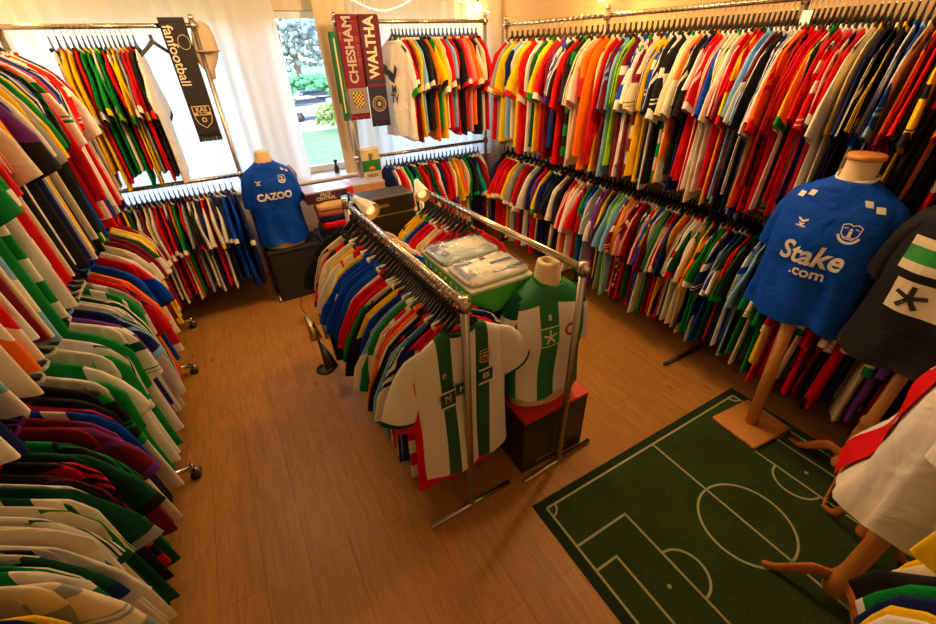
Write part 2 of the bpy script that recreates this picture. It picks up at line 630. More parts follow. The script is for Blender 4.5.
# ================================================================== rails
def rack(name, label, p0, p1, tiers, foot=.29, posts=(0.0, 1.0), ball=True, r=.016, foot_mat=CHROME, casters=False, group=None, footdir=None):
    """a garment rail from p0 to p1 (xy) with its tiers, posts and T-feet"""
    a, b = Vector((*p0, 0)), Vector((*p1, 0))
    root = empty(name, (a + b) / 2)
    tag(root, label, 'clothes rail', group)
    c = (a + b) / 2
    d = (b - a).normalized()
    n = Vector((-d.y, d.x, 0))
    for z in tiers:
        MB().tube([a - c + Vector((0, 0, z)) - d * .03, b - c + Vector((0, 0, z)) + d * .03], r, 12).obj('hanging_bar', CHROME, root)
    for t in posts:
        q = a.lerp(b, t) - c
        top = max(tiers) + (.035 if ball else .02)
        MB().tube([q + Vector((0, 0, .03)), q + Vector((0, 0, top))], .0165, 12).obj('post', STEEL, root)
        for z in tiers:
            MB().lathe([(.022, -.03), (.022, .03)], tuple(q + Vector((0, 0, z))), 12).obj('collar', CHROME, root)
        if ball:
            MB().lathe([(.004, -.022), (.016, -.014), (.021, 0), (.016, .014), (.002, .022)], tuple(q + Vector((0, 0, top + .012))), 12).obj('finial', CHROME, root)
        lo, hi = (foot, foot) if footdir is None else footdir
        z0 = .075 if casters else .014
        MB().tube([q - n * lo + Vector((0, 0, z0)), q + n * hi + Vector((0, 0, z0))], .014, 10).obj('foot_bar', foot_mat, root)
        if casters:
            for s, l in ((-1, lo), (1, hi)):
                e = q + n * s * l
                cm = MB()
                cm.tube([e + Vector((0, 0, .10)), e + Vector((0, 0, .055))], .012, 8)
                cm.box(tuple(e + Vector((-.024, -.008, .03))), tuple(e + Vector((.024, .008, .065))))
                o = cm.obj('caster', CHROME, root)
                for k in (-1, 1):
                    MB().tube([e + Vector((0, k * .010, .026)), e + Vector((0, k * .026, .026))], .026, 14).obj('wheel', RUBBER, o)
    return root


Z_UP, Z_LO, Z_C = 2.16, 1.14, 1.22
rack('clothes_rail', 'chrome two-tier rail along the left wall, on wheels', (-.90, .10), (-.90, 3.80), (Z_UP, Z_LO), posts=(.0, .532, .811, 1), casters=True, footdir=(.26, .26))
rack('clothes_rail', 'two-tier rail at the window, left of the blue sponsored torso', (-1.15, 4.07), (.09, 4.07), (2.175, Z_LO), foot=.24, foot_mat=STEEL)
rack('clothes_rail', 'two-tier rail at the window with knitted scarves on its end', (1.10, 4.07), (2.52, 4.07), (2.19, 1.13), foot=.22)
rack('clothes_rail', 'long two-tier chrome rail along the right-hand wall', (2.65, -.62), (2.65, 3.90), (2.15, Z_LO), posts=(0, .435, .72, 1), foot=.30, foot_mat=RUBBER)
rack('clothes_rail', 'single rail in the middle of the floor, packed full, the left one', (.60, 1.12), (.565, 2.52), (Z_C,), foot=.235, ball=False)
rack('clothes_rail', 'single rail in the middle of the floor, half empty, the right one', (1.15, 1.10), (1.06, 2.52), (Z_C,), foot=.245, ball=False)
rack('clothes_rail', 'two-tier rail at the near right corner beside the tripod stands', (.86, -.34), (2.10, -.34), (2.02, 1.20), foot=.20)


# ================================================================== jerseys
TORSO_Z = [0.0, -.012, -.03, -.05, -.075, -.11, -.17, -.24, -.31, -.38, -.45, -.52, -.59, -.66, -.715, -.74]
TORSO_TAB = [(0.0, .080), (-.012, .100), (-.03, .130), (-.05, .163), (-.075, .192), (-.11, .210), (-.17, .215), (-.24, .218), (-.31, .222), (-.45, .226), (-.60, .234), (-.74, .242)]


def torso_mesh(seed, open_front=False):
    rnd = random.Random(seed)
    ph = [rnd.uniform(0, 6.28) for _ in range(4)]
    am = [rnd.uniform(.4, 1) for _ in range(4)]
    seg = 36
    rings = []
    for z in TORSO_Z:
        hw = interp(TORSO_TAB, z)[0]
        k = min(1, -z / .5)
        b = .011 + .010 * k
        if open_front:
            b *= 1.7
        r = []
        for j in range(seg):
            a = 2 * PI * j / seg
            ca, sa = math.cos(a), math.sin(a)
            x = hw * math.copysign(abs(ca) ** .8, ca)
            y = b * math.copysign(abs(sa) ** .8, sa)
            fold = (am[0] * math.sin(x * 26 + ph[0] + z * 2) + .6 * am[1] * math.sin(x * 47 + ph[1] - z * 3)) * .0065 * k
            fold += am[2] * .010 * k * math.sin(x * 9 + ph[2] + z * 4)
            if open_front:
                fold *= 2.3
            zz = z + (.010 * math.sin(x * 15 + ph[3]) if z < -.7 else 0) - (.018 * (1 - abs(x) / .09) if (z > -.001 and sa < 0 and abs(x) < .09) else 0)
            r.append((x, y + fold, zz))
        rings.append(r)
    return MB().loft(rings, cap0=False, cap1=False)


def sleeve_rings(side, seed, long_sleeve=False, t0=0.0, t1=1.0, grow=0.0, n=9, splay=0.0):
    rnd = random.Random(seed * 31 + (side > 0))
    dr = rnd.uniform(-.028, .034)
    dz = rnd.uniform(-.03, .02)
    sw = rnd.uniform(-.016, .016)
    if long_sleeve:
        O = [(.160, -.048), (.208, -.090), (.262, -.25), (.285, -.45), (.280, -.655)]
        I = [(.150, -.22), (.165, -.26), (.185, -.34), (.215, -.48), (.222, -.665)]
    else:
        O = [(.160, -.048), (.212, -.090), (.250, -.160), (.272 + dr, -.250), (.283 + dr * 1.5, -.345 + dz)]
        I = [(.150, -.22), (.162, -.255), (.170, -.295), (.176 + dr * .5, -.345), (.180 + dr, -.395 + dz)]

    O = [(x + splay * k * .016, z + splay * k * .010) for k, (x, z) in enumerate(O)]
    I = [(x + splay * k * .010, z + splay * k * .006) for k, (x, z) in enumerate(I)]

    def at(P, t):
        u = t * (len(P) - 1)
        i = min(int(u), len(P) - 2)
        return Vector((lerp(P[i][0], P[i + 1][0], u - i), 0, lerp(P[i][1], P[i + 1][1], u - i)))
    rings = []
    seg = 14
    for i in range(n):
        t = lerp(t0, t1, i / (n - 1))
        o, q = at(O, t), at(I, t)
        c, h = (o + q) / 2, (o - q) / 2
        th = (.013 + .006 * t) + grow
        ring = []
        for j in range(seg):
            a = 2 * PI * j / seg
            pnt = c + h * math.cos(a) * (1 + grow * 8)
            ring.append((side * pnt.x, th * math.sin(a) + sw * math.sin(t * 5) + .004 * math.sin(a * 3 + seed + t * 4) * t, pnt.z))
        rings.append(ring if side > 0 else ring[::-1])
    return rings


def collar_mb():
    mb = MB()
    pts = []
    n = 20
    rings = []
    for i in range(n):
        a = 2 * PI * i / n
        c = Vector((.080 * math.cos(a), .021 * math.sin(a), .002 - (.022 * max(0, -math.sin(a)) ** .7)))
        d = Vector((math.cos(a), math.sin(a), 0))
        ring = []
        for j in range(6):
            b = 2 * PI * j / 6
            ring.append(c + d * (.004 * math.cos(b)) + Vector((0, 0, .011 * math.sin(b))))
        rings.append(ring)
    rings.append(rings[0])
    return mb.loft(rings, cap0=False, cap1=False)


DUMMY = cloth('W')
NV = 9
T_ME = [torso_mesh(s).mesh('jersey_body', DUMMY) for s in range(NV)]
S_ME = {(v, sd): MB().loft(sleeve_rings(sd, v), cap0=False, cap1=False).mesh('jersey_sleeve', DUMMY) for v in range(NV) for sd in (-1, 1)}
SL_ME = {(v, sd): MB().loft(sleeve_rings(sd, v, True, n=12), cap0=False, cap1=False).mesh('jersey_long_sleeve', DUMMY) for v in range(2) for sd in (-1, 1)}
C_ME = {(v, sd): MB().loft(sleeve_rings(sd, v, False, .91, 1.01, .0015, 3), cap0=False, cap1=False).mesh('jersey_cuff', DUMMY) for v in range(NV) for sd in (-1, 1)}
CO_ME = collar_mb().mesh('jersey_collar', DUMMY)
for me in list(T_ME) + list(S_ME.values()) + list(C_ME.values()) + list(SL_ME.values()) + [CO_ME]:
    pass


def hanger_mbs():
    hk = MB()
    pts = [(0, 0, .045), (0, 0, .085)]
    for i in range(9):
        a = -PI / 2 + i * (1.25 * PI) / 8
        pts.append((.021 * math.cos(a) , 0, .118 + .021 * math.sin(a) + .0))
    pts = [(0, 0, .045), (0, 0, .080), (.004, 0, .092)] + [(.0205 * math.cos(a), 0, .1225 + .0205 * math.sin(a)) for a in [-.9 + k * .52 for k in range(9)]]
    # the hook runs over the bar: in the y-z plane of the rail cross-section, i.e. along local x
    hk.tube(pts, .0021, 5)
    ar = MB()
    prof = [(-.185, -.090), (-.15, -.066), (-.10, -.038), (-.05, -.002), (0, .040), (.05, -.002), (.10, -.038), (.15, -.066), (.185, -.090)]
    rings = []
    for x, z in prof:
        h, w = (.013, .0045) if abs(x) < .19 else (.006, .004)
        if x == 0:
            h = .017
        rings.append([(x, w * cx, z + h * cz) for cx, cz in ((-1, -.6), (-.6, -1), (.6, -1), (1, -.6), (1, .6), (.6, 1), (-.6, 1), (-1, .6))])
    ar.loft(rings)
    ar.box((-.011, -.0035, .040), (.011, .0035, .078), bev=.002)
    return hk, ar


hk_mb, ar_mb = hanger_mbs()
HK_ME = hk_mb.mesh('hanger_hook', HOOKM)
AR_ME = ar_mb.mesh('hanger_arms', BLACKP)


def put(name, me, parent, mtl=None):
    o = bpy.data.objects.new(name, me)
    COL.objects.link(o)
    o.parent = parent
    if mtl:
        o.material_slots[0].link = 'OBJECT'
        o.material_slots[0].material = mtl
    return o


RAILS = {
    'ru': "3.800:Rw 3.719:Aw 3.640:Yo 3.563:S/N 3.488:Cw 3.414:Yr 3.343:Rw 3.273:Wr 3.204:Hw8 3.138:Yg 3.073:Rw 3.009:Dp 2.948:Bw 2.887:Kw 2.829:Rk 2.771:K 2.715:Ck 2.661:Cw 2.608:Or 2.556:O 2.506:Yw 2.457:Rw 2.409:Ds 2.363:Sn 2.317:Lk 2.273:Dw 2.230:Wb1 2.188:Ww 2.147:Dw 2.107:Cd 2.068:Yb 2.030:Y/B 1.993:Kw 1.957:Wk 1.922:Kw 1.887:Cg 1.854:Cw 1.821:Oc 1.789:Kc 1.757:N/W 1.727:Ro 1.697:Rw 1.667:Rw3 1.638:W/B2 1.610:Cg 1.582:Ww 1.555:Rw 1.528:Rd 1.502:Yr 1.476:Rk 1.450:Ss 1.425:Sw 1.400:Dw 1.375:Kw 1.350:Nw 1.326:Bw3 1.302:Cw 1.278:Or 1.254:Kr 1.230:Rw 1.206:Rd 1.183:Rw 1.159:W/Y 1.135:Rw 1.111:Rw 1.087:Rw 1.063:Nw/R 1.038:Rw 1.014:Wc 0.989:Cy 0.964:Nk8 0.938:Kw 0.912:Ky 0.886:Wb 0.860:Bs 0.833:Cw 0.805:Od 0.777:Rn 0.749:N/K 0.719:Yk 0.690:Rk 0.659:Ky 0.629:O 0.597:Kw 0.564:W/R 0.531:Bw 0.497:Gw 0.463:C/R 0.427:Sw 0.390:Rw 0.353:K 0.315:Yg 0.275:Wr",
    'rl': "3.830:N 3.748:Ry 3.668:Rw 3.590:Rw 3.514:Yk1 3.440:Aw 3.369:Rw 3.299:Dw 3.231:Wc 3.166:N 3.102:R/P 3.040:Yg 2.979:Nl 2.921:N 2.864:Kd 2.809:Wc 2.755:K 2.703:R 2.652:O 2.602:Wr 2.555:Rw 2.508:Gr 2.463:Bt 2.419:Aw 2.376:Pw 2.334:P 2.293:Y 2.254:Kr 2.215:Sa 2.178:L 2.141:Sw 2.105:Dw 2.070:Yr 2.036:Fk 2.002:Dw8 1.969:Rw 1.937:Dw 1.905:Hw 1.874:Rw 1.843:Yg 1.813:B 1.783:W/D 1.754:Gw 1.724:Dw 1.695:Rw 1.667:N 1.638:Y/N 1.609:Rg 1.581:Hw3 1.553:Wr 1.524:W/H 1.495:C 1.467:Cg1 1.438:Yo 1.409:N/O 1.379:Gw 1.349:Gy 1.319:Cr 1.289:Nw 1.258:Bw 1.226:Hw 1.194:Rd 1.161:K 1.128:Wb 1.094:Sp 1.059:Kn 1.023:Gw 0.987:Cg 0.949:G 0.911:Yk 0.872:Rw 0.831:Rw 0.790:Ry 0.747:Wg 0.703:Rk 0.658:D 0.612:K/W 0.565:R 0.516:Nw 0.465:C 0.413:P 0.360:Dw 0.305:N 0.249:Hw 0.191:R 0.131:W 0.069:Nk 0.006:Yl -0.060:L -0.127:N -0.196:Gw -0.267:Kw -0.340:Rw -0.415:G -0.493:N",
    'bru': "1.610:Wg 1.643:Rw 1.677:Dy 1.712:Y 1.748:Sw 1.785:Kw 1.824:K 1.863:Ok 1.902:G/Y 1.943:Yw 1.984:Cw 2.026:Rc 2.069:Sn 2.112:Ry 2.155:Kr 2.199:Rw 2.243:Fr 2.287:Oc 2.331:K/W 2.376:Cd 2.420:Rk",
    'brl': "1.380:N 1.422:Wb 1.465:Rw 1.507:Wc 1.550:Gt 1.593:N/T 1.637:Gw 1.680:Rk 1.724:Dw 1.768:Hw 1.813:R 1.858:Wr 1.903:Nw 1.948:R 1.994:Rd 2.040:Cb 2.086:Y 2.133:Oy 2.180:C 2.227:G 2.275:K 2.323:N/T 2.371:Dw 2.420:W/R",
    'blu': "-0.740:C -0.700:Yo -0.663:Yw -0.629:Rd -0.598:Gw -0.568:Gy -0.540:W/G -0.513:Gl -0.487:R -0.461:Yg -0.435:Yo -0.408:Aw -0.381:Rw -0.353:Ry -0.322:K -0.290:Wk",
    'bll': "-1.000:D -0.955:Cw -0.911:Cr -0.869:Ww -0.829:Rw -0.791:Yd -0.754:Hw -0.718:Wc -0.683:D -0.649:Cw -0.615:Wr -0.582:Rw -0.550:Rw -0.518:W/K -0.485:Or -0.453:Gw -0.420:Rk -0.388:An -0.354:W/K -0.320:Wn -0.285:N -0.248:R/W -0.211:Wy -0.172:N/W -0.132:Nw -0.090:Bw -0.046:Bn 0.000:Nw",
    'll': "3.740:Dw 3.695:D 3.650:Yr 3.605:Wr 3.560:Yk 3.515:Hw 3.460:Dw 3.380:Dw 3.280:Cw 3.170:Wk 3.073:Rb 2.956:B 2.849:Os 2.768:Rn 2.694:Aw 2.626:Gw 2.548:Hw3 2.469:Wg 2.442:Wg 2.376:Ns 2.296:Pw 2.239:Wh 2.170:Gw 2.100:Wh 2.024:W/G 1.922:G/W 1.828:W/G 1.767:Kg 1.701:K 1.649:Nr3 1.619:Bw1 1.584:Dp 1.531:Dp 1.478:Kg 1.429:Hk 1.387:K 1.341:Kd 1.312:Wg 1.288:Ha 1.255:Wh 1.228:Cg 1.204:Wh 1.180:Cg 1.151:Cw 1.118:Wg 1.094:W/H 1.065:Gw 1.033:Ww 0.989:Ca 0.908:N/Y 0.882:Wn8 0.856:Wc",
    'cl': "2.450:K 2.370:Ck 2.294:Rk 2.224:Cw 2.157:Yk 2.095:Wr 2.037:Y 1.983:B 1.933:Bw 1.886:B 1.842:B 1.801:Bw 1.763:Wr 1.728:Rk 1.695:Rn 1.665:R 1.636:C/G 1.609:Kw 1.584:Yk 1.560:Y 1.537:Bn 1.516:Np 1.495:S 1.474:G 1.454:Gw 1.434:Rw 1.415:Cg 1.394:Ro 1.374:O 1.353:Wk 1.331:K 1.307:Kr 1.283:Sw 1.257:N/W 1.229:R/N 1.200:Rw",
    'lu': "3.600:Nr 3.542:Y 3.483:Cw 3.425:Rw 3.367:Rw 3.308:Wk 3.250:N 3.192:Bw 3.133:Rn 3.075:W 3.017:Rd 2.958:K 2.900:Kg 2.842:Bw 2.783:Y 2.725:Gw 2.667:K 2.608:Cy 2.550:N/A 2.492:Yr 2.433:Wn 2.375:N 2.317:Pk 2.258:Rw 2.200:K/Y 2.142:Cw 2.083:C 2.025:Rw 1.967:W/R 1.908:Gw 1.850:Gw 1.792:Sw 1.733:Cg 1.675:D 1.617:W/R 1.558:Wr 1.500:O 1.442:C/G 1.383:Wt 1.325:Sw 1.267:Nc 1.208:Wc 1.150:W 1.092:N/C 1.033:Cw 0.975:Gl 0.917:Gc 0.858:Cy 0.800:C/Y",
    'cr': "2.440:Yw 2.395:Yg 2.351:Y/S 2.306:Bt 2.262:Rw 2.217:Rw 2.173:Cr 2.128:Cf 2.084:Rw 2.039:R 1.995:D 1.950:R",
}



class Shirt:
    pass


def parse(tok, rnd):
    s = Shirt()
    s.main = tok[0]
    s.trim = s.main
    s.sleeve = s.main
    s.pat = 0
    i = 1
    while i < len(tok):
        ch = tok[i]
        if ch == '/':
            s.sleeve = tok[i + 1]
            i += 1
        elif ch.isdigit():
            s.pat = int(ch)
        else:
            s.trim = ch.upper()
        i += 1
    s.spat = 0
    if s.trim == s.main and s.pat == 0 and rnd.random() < .5:
        s.trim = rnd.choice('WWK' if s.main not in 'WCK' else 'RNG')
    if s.pat == 0 and s.trim != s.main:
        q = rnd.random()
        s.pat = 1 if q < .15 else 2 if q < .22 else 6 if q < .30 else 5 if q < .34 else 0
        q = rnd.random()
        s.spat = 3 if q < .36 else rnd.choice((9, 19, 29)) if q < .52 else rnd.choice((7, 17, 27)) if q < .70 else 0
    elif s.pat in (3, 8):
        s.spat = s.pat
    elif s.pat in (1, 2) and rnd.random() < .5:
        s.spat = 2
    s.long = rnd.random() < .06
    s.v = rnd.randrange(NV)
    return s


WAVE = lambda t, k: math.sin(t * 3.1 + k) * .6 + math.sin(t * 7.7 + 2 * k) * .4


# (key, axis, fixed coordinate, rail height, base yaw, rail phrase, end phrases, facing)
SPEC = {
    'ru': ('y', 2.65, 2.15, 0, 'right-hand wall, upper rail', 'window end', 'near end'),
    'rl': ('y', 2.65, Z_LO, 0, 'right-hand wall, lower rail', 'window end', 'near end'),
    'bru': ('x', 4.07, 2.19, PI / 2, 'upper window rail beside the scarves', 'scarf end', 'corner end'),
    'brl': ('x', 4.07, 1.13, PI / 2, 'lower window rail', 'scarf end', 'corner end'),
    'blu': ('x', 4.07, 2.175, PI / 2, 'upper window rail, left', 'corner end', 'scarf end'),
    'bll': ('x', 4.07, Z_LO, PI / 2, 'lower window rail, left', 'corner end', 'torso end'),
    'll': ('y', -.90, Z_LO, PI, 'left-hand lower rail', 'window end', 'near end'),
    'lu': ('y', -.90, Z_UP, PI, 'left-hand upper rail', 'window end', 'near end'),
    'cl': ('y', .60, Z_C, PI, 'packed middle rail', 'window end', 'near end'),
    'cr': ('y', 1.10, Z_C, PI, 'half-empty middle rail', 'window end', 'box end'),
}
DROP = .128            # bar axis to the top of the collar
ALL = []
for key, (ax, fix, rz_, yaw0, phrase, e0, e1) in SPEC.items():
    rnd = random.Random(hash(key) % 1 + len(key) * 7 + ord(key[0]) + ord(key[-1]) * 3)
    items = [a.split(':') for a in RAILS[key].split()]
    cs = [float(a) for a, _ in items]
    for i, (t, tok) in enumerate(items):
        t = float(t)
        s = parse(tok, rnd)
        s.key, s.i, s.n = key, i, len(items)
        gap = min(abs(cs[i] - cs[j]) for j in (i - 1, i + 1) if 0 <= j < len(cs))
        f = fix
        if key == 'cl':
            f = .60 + (.565 - .60) * (t - 1.12) / 1.4
        if key == 'cr':
            f = 1.15 + (1.06 - 1.15) * (t - 1.10) / 1.42
        s.loc = (f, t, rz_ - DROP) if ax == 'y' else (t, f, rz_ - DROP)
        # facing: local x is the shoulder line, across the bar
        s.yaw = (0 if ax == 'y' else PI / 2) + .11 * WAVE(t, ord(key[0])) + rnd.uniform(-.06, .06)
        if ax == 'y':
            s.yaw += {'ru': .17, 'rl': .16, 'lu': -.30, 'll': -.12, 'cl': .0, 'cr': .0}[key]
        s.sy = max(.62, min(1.25, gap / .040)) * rnd.uniform(.92, 1.05)
        s.sz = rnd.uniform(.92, 1.08) * {'ru': 1.10, 'lu': 1.08, 'bru': 1.03, 'blu': 1.08}.get(key, 1.0)
        s.sx = rnd.uniform(.95, 1.05) * {'cl': 1.13, 'lu': 1.10, 'll': 1.08}.get(key, 1.04)
        s.tilt = rnd.uniform(-.03, .03)
        s.drop = rnd.uniform(-.006, 0)
        s.far = math.dist(s.loc, (0, 0, 2))
        s.phrase = phrase
        if key == 'cl' and i == len(items) - 1:
            s.sz, s.sx, s.yaw, s.trim, s.pat, s.spat = 1.13, 1.06, .10, 'R', 0, 0
        s.ends = (e0, e1)
        ALL.append(s)

# nearest = largest in the picture
HIDDEN = lambda s: (s.key == 'ru' and s.i > 86) or (s.key == 'rl' and s.i > 88)
order = sorted(ALL, key=lambda s: s.far + (9 if HIDDEN(s) else 0))
SOLO = set(id(s) for s in order[:296])
by = {}
for s in ALL:
    by.setdefault(s.key, []).append(s)


def look(s):
    w = PAL[s.main][0]
    pn = {1: ' striped', 2: ' hooped', 5: ' sashed', 6: ' banded', 8: ' speckled'}.get(s.pat, '')
    o = f'{w}{pn} football shirt'
    if s.pat in (1, 2, 5, 6, 8) and s.trim != s.main:
        o = f'{w} and {PAL[s.trim][0]}{pn} football shirt'
    elif s.sleeve != s.main:
        o += f', {PAL[s.sleeve][0]} sleeves'
    elif s.trim != s.main:
        o += f', {PAL[s.trim][0]} trim'
    if s.long:
        o = 'long-sleeved ' + o
    return o


SHORT = {'ru': 'right wall upper rail', 'rl': 'right wall lower rail', 'bru': 'upper rail by scarves', 'brl': 'lower rail by scarves', 'blu': 'left window upper rail', 'bll': 'left window lower rail',
         'll': 'left wall lower rail', 'lu': 'left wall upper rail', 'cl': 'packed middle rail', 'cr': 'half-empty middle rail'}
ORD = 'first second third fourth fifth sixth seventh eighth ninth tenth eleventh twelfth'.split()
labels = {}


def neigh(s, d):
    r = by[s.key]
    j = s.i + d
    return PAL[r[j].main][0] if 0 <= j < len(r) else None


def nth(n):
    return f"{n}{'th' if 10 <= n % 100 <= 20 else {1: 'st', 2: 'nd', 3: 'rd'}.get(n % 10, 'th')}"


def label_options(s):
    a, b = neigh(s, -1), neigh(s, 1)
    rail = SHORT[s.key]
    if a and b:
        mid = f'between {a} and {b}' if a != b else f'between two {a} ones'
    else:
        mid = 'last at its ' + (s.ends[0] if a is None else s.ends[1])
    yield f'{look(s)}, {rail}, {mid}'
    part = ['window end', 'far half', 'middle', 'near half', 'near end'][min(4, int(5 * s.i / s.n))] if SPEC[s.key][0] == 'y' else ['left end', 'left half', 'middle', 'right half', 'right end'][min(4, int(5 * s.i / s.n))]
    yield f'{look(s)}, {rail}, {mid}, {part}'
    yield f'{look(s)}, {rail}, {nth(s.i + 1)} from {"window" if SPEC[s.key][0] == "y" else "its left end"}'
    yield f'{PAL[s.main][0]} football shirt, {rail}, {nth(s.i + 1)} from {"window" if SPEC[s.key][0] == "y" else "its left end"}'


from collections import Counter
cnt = [Counter() for _ in range(4)]
opts = {id(s): list(label_options(s)) for s in ALL}
for s in ALL:
    for k in range(4):
        cnt[k][opts[id(s)][k]] += 1
for s in ALL:
    for k in range(4):
        l = opts[id(s)][k]
        if cnt[k][l] == 1 and len(l.replace(',', '').split()) <= 15:
            break
    s.label = l

GROUP = {'ru': 'shirts on the upper right-hand rail', 'rl': 'shirts on the lower right-hand rail', 'bru': 'shirts on the upper window rail by the scarves', 'brl': 'shirts on the lower window rail by the scarves',
         'blu': 'shirts on the upper left window rail', 'bll': 'shirts on the lower left window rail', 'll': 'shirts on the lower left-hand rail', 'lu': 'shirts on the upper left-hand rail',
         'cl': 'shirts on the packed middle rail', 'cr': 'shirts on the half-empty middle rail'}


def build_shirt(s, parts_cuff=True):
    r = empty('football_shirt', (s.loc[0], s.loc[1], s.loc[2] + s.drop), s.yaw)
    r.rotation_euler = (s.tilt, 0, s.yaw)
    r.scale = (s.sx, s.sy, s.sz)
    tag(r, s.label, 'shirt', GROUP.get(s.key))
    put('torso', T_ME[s.v], r, cloth(s.main, s.trim, s.pat))
    for sd in (-1, 1):
        v = s.v % 2 if s.long else s.v
        sl = put('sleeve', (SL_ME if s.long else S_ME)[(v, sd)], r, cloth(s.sleeve, s.trim, s.spat))
        if s.trim != s.sleeve and not s.long and s.far < 3.3 and (s.v * 7 + int(s.loc[1] * 100)) % 5 < 2:
            put('cuff', C_ME[(v, sd)], sl, cloth(s.trim))
    put('collar', CO_ME, r, cloth(s.trim))
    return r


def build_hanger(loc, yaw, label, group, tilt=0.0):
    r = empty('clothes_hanger', loc, yaw)
    tag(r, label, 'hanger', group)
    put('hook', HK_ME, r)
    put('arms', AR_ME, r)
    return r


stuff = {}
for s in ALL:
    if id(s) in SOLO:
        build_shirt(s)
        yy = s.yaw if SPEC[s.key][0] == 'x' else s.yaw
        build_hanger(s.loc, yy, 'hanger holding ' + s.label.replace('football ', ''), GROUP[s.key].replace('shirts', 'hangers'))
    else:
        stuff.setdefault('s', []).append(s)


def merge_rest(lst):
    mb, hb = MB(), MB()
    mats, idx = [], {}

    def mi(m):
        if m.name not in idx:
            idx[m.name] = len(mats)
            mats.append(m)
        return idx[m.name]
    for s in lst:
        M = Matrix.Translation(s.loc) @ Matrix.Rotation(s.yaw, 4, 'Z') @ Matrix.Diagonal((s.sx, s.sy, s.sz, 1))
        M2 = Matrix.Translation(s.loc) @ Matrix.Rotation(s.yaw, 4, 'Z')
        for me, m in [(T_ME[s.v], cloth(s.main)), (S_ME[(s.v, 1)], cloth(s.sleeve)), (S_ME[(s.v, -1)], cloth(s.sleeve)), (CO_ME, cloth(s.trim)),
                      (C_ME[(s.v, 1)], cloth(s.trim)), (C_ME[(s.v, -1)], cloth(s.trim))]:
            mb.add([M @ v.co for v in me.vertices], [tuple(p.vertices) for p in me.polygons], mi(m))
        hb.add([M2 @ v.co for v in HK_ME.vertices], [tuple(p.vertices) for p in HK_ME.polygons], 0)
        hb.add([M2 @ v.co for v in AR_ME.vertices], [tuple(p.vertices) for p in AR_ME.polygons], 1)
    o = mb.obj('football_shirts', mats)
    tag(o, 'far football shirts of many colours packed on the window rails', 'shirts', None, 'stuff')
    o = hb.obj('clothes_hangers', [HOOKM, BLACKP])
    tag(o, 'far black hangers with metal hooks crowding the window rails', 'hangers', None, 'stuff')


merge_rest(stuff.get('s', []))

# ================================================================== bust-shaped shirts and the torsos under them
BUST = [(0, .070, .060), (-.02, .092, .068), (-.045, .135, .076), (-.075, .180, .082), (-.11, .208, .090), (-.18, .220, .110), (-.28, .226, .124),
        (-.40, .222, .112), (-.52, .228, .112), (-.66, .244, .124), (-.76, .252, .130)]


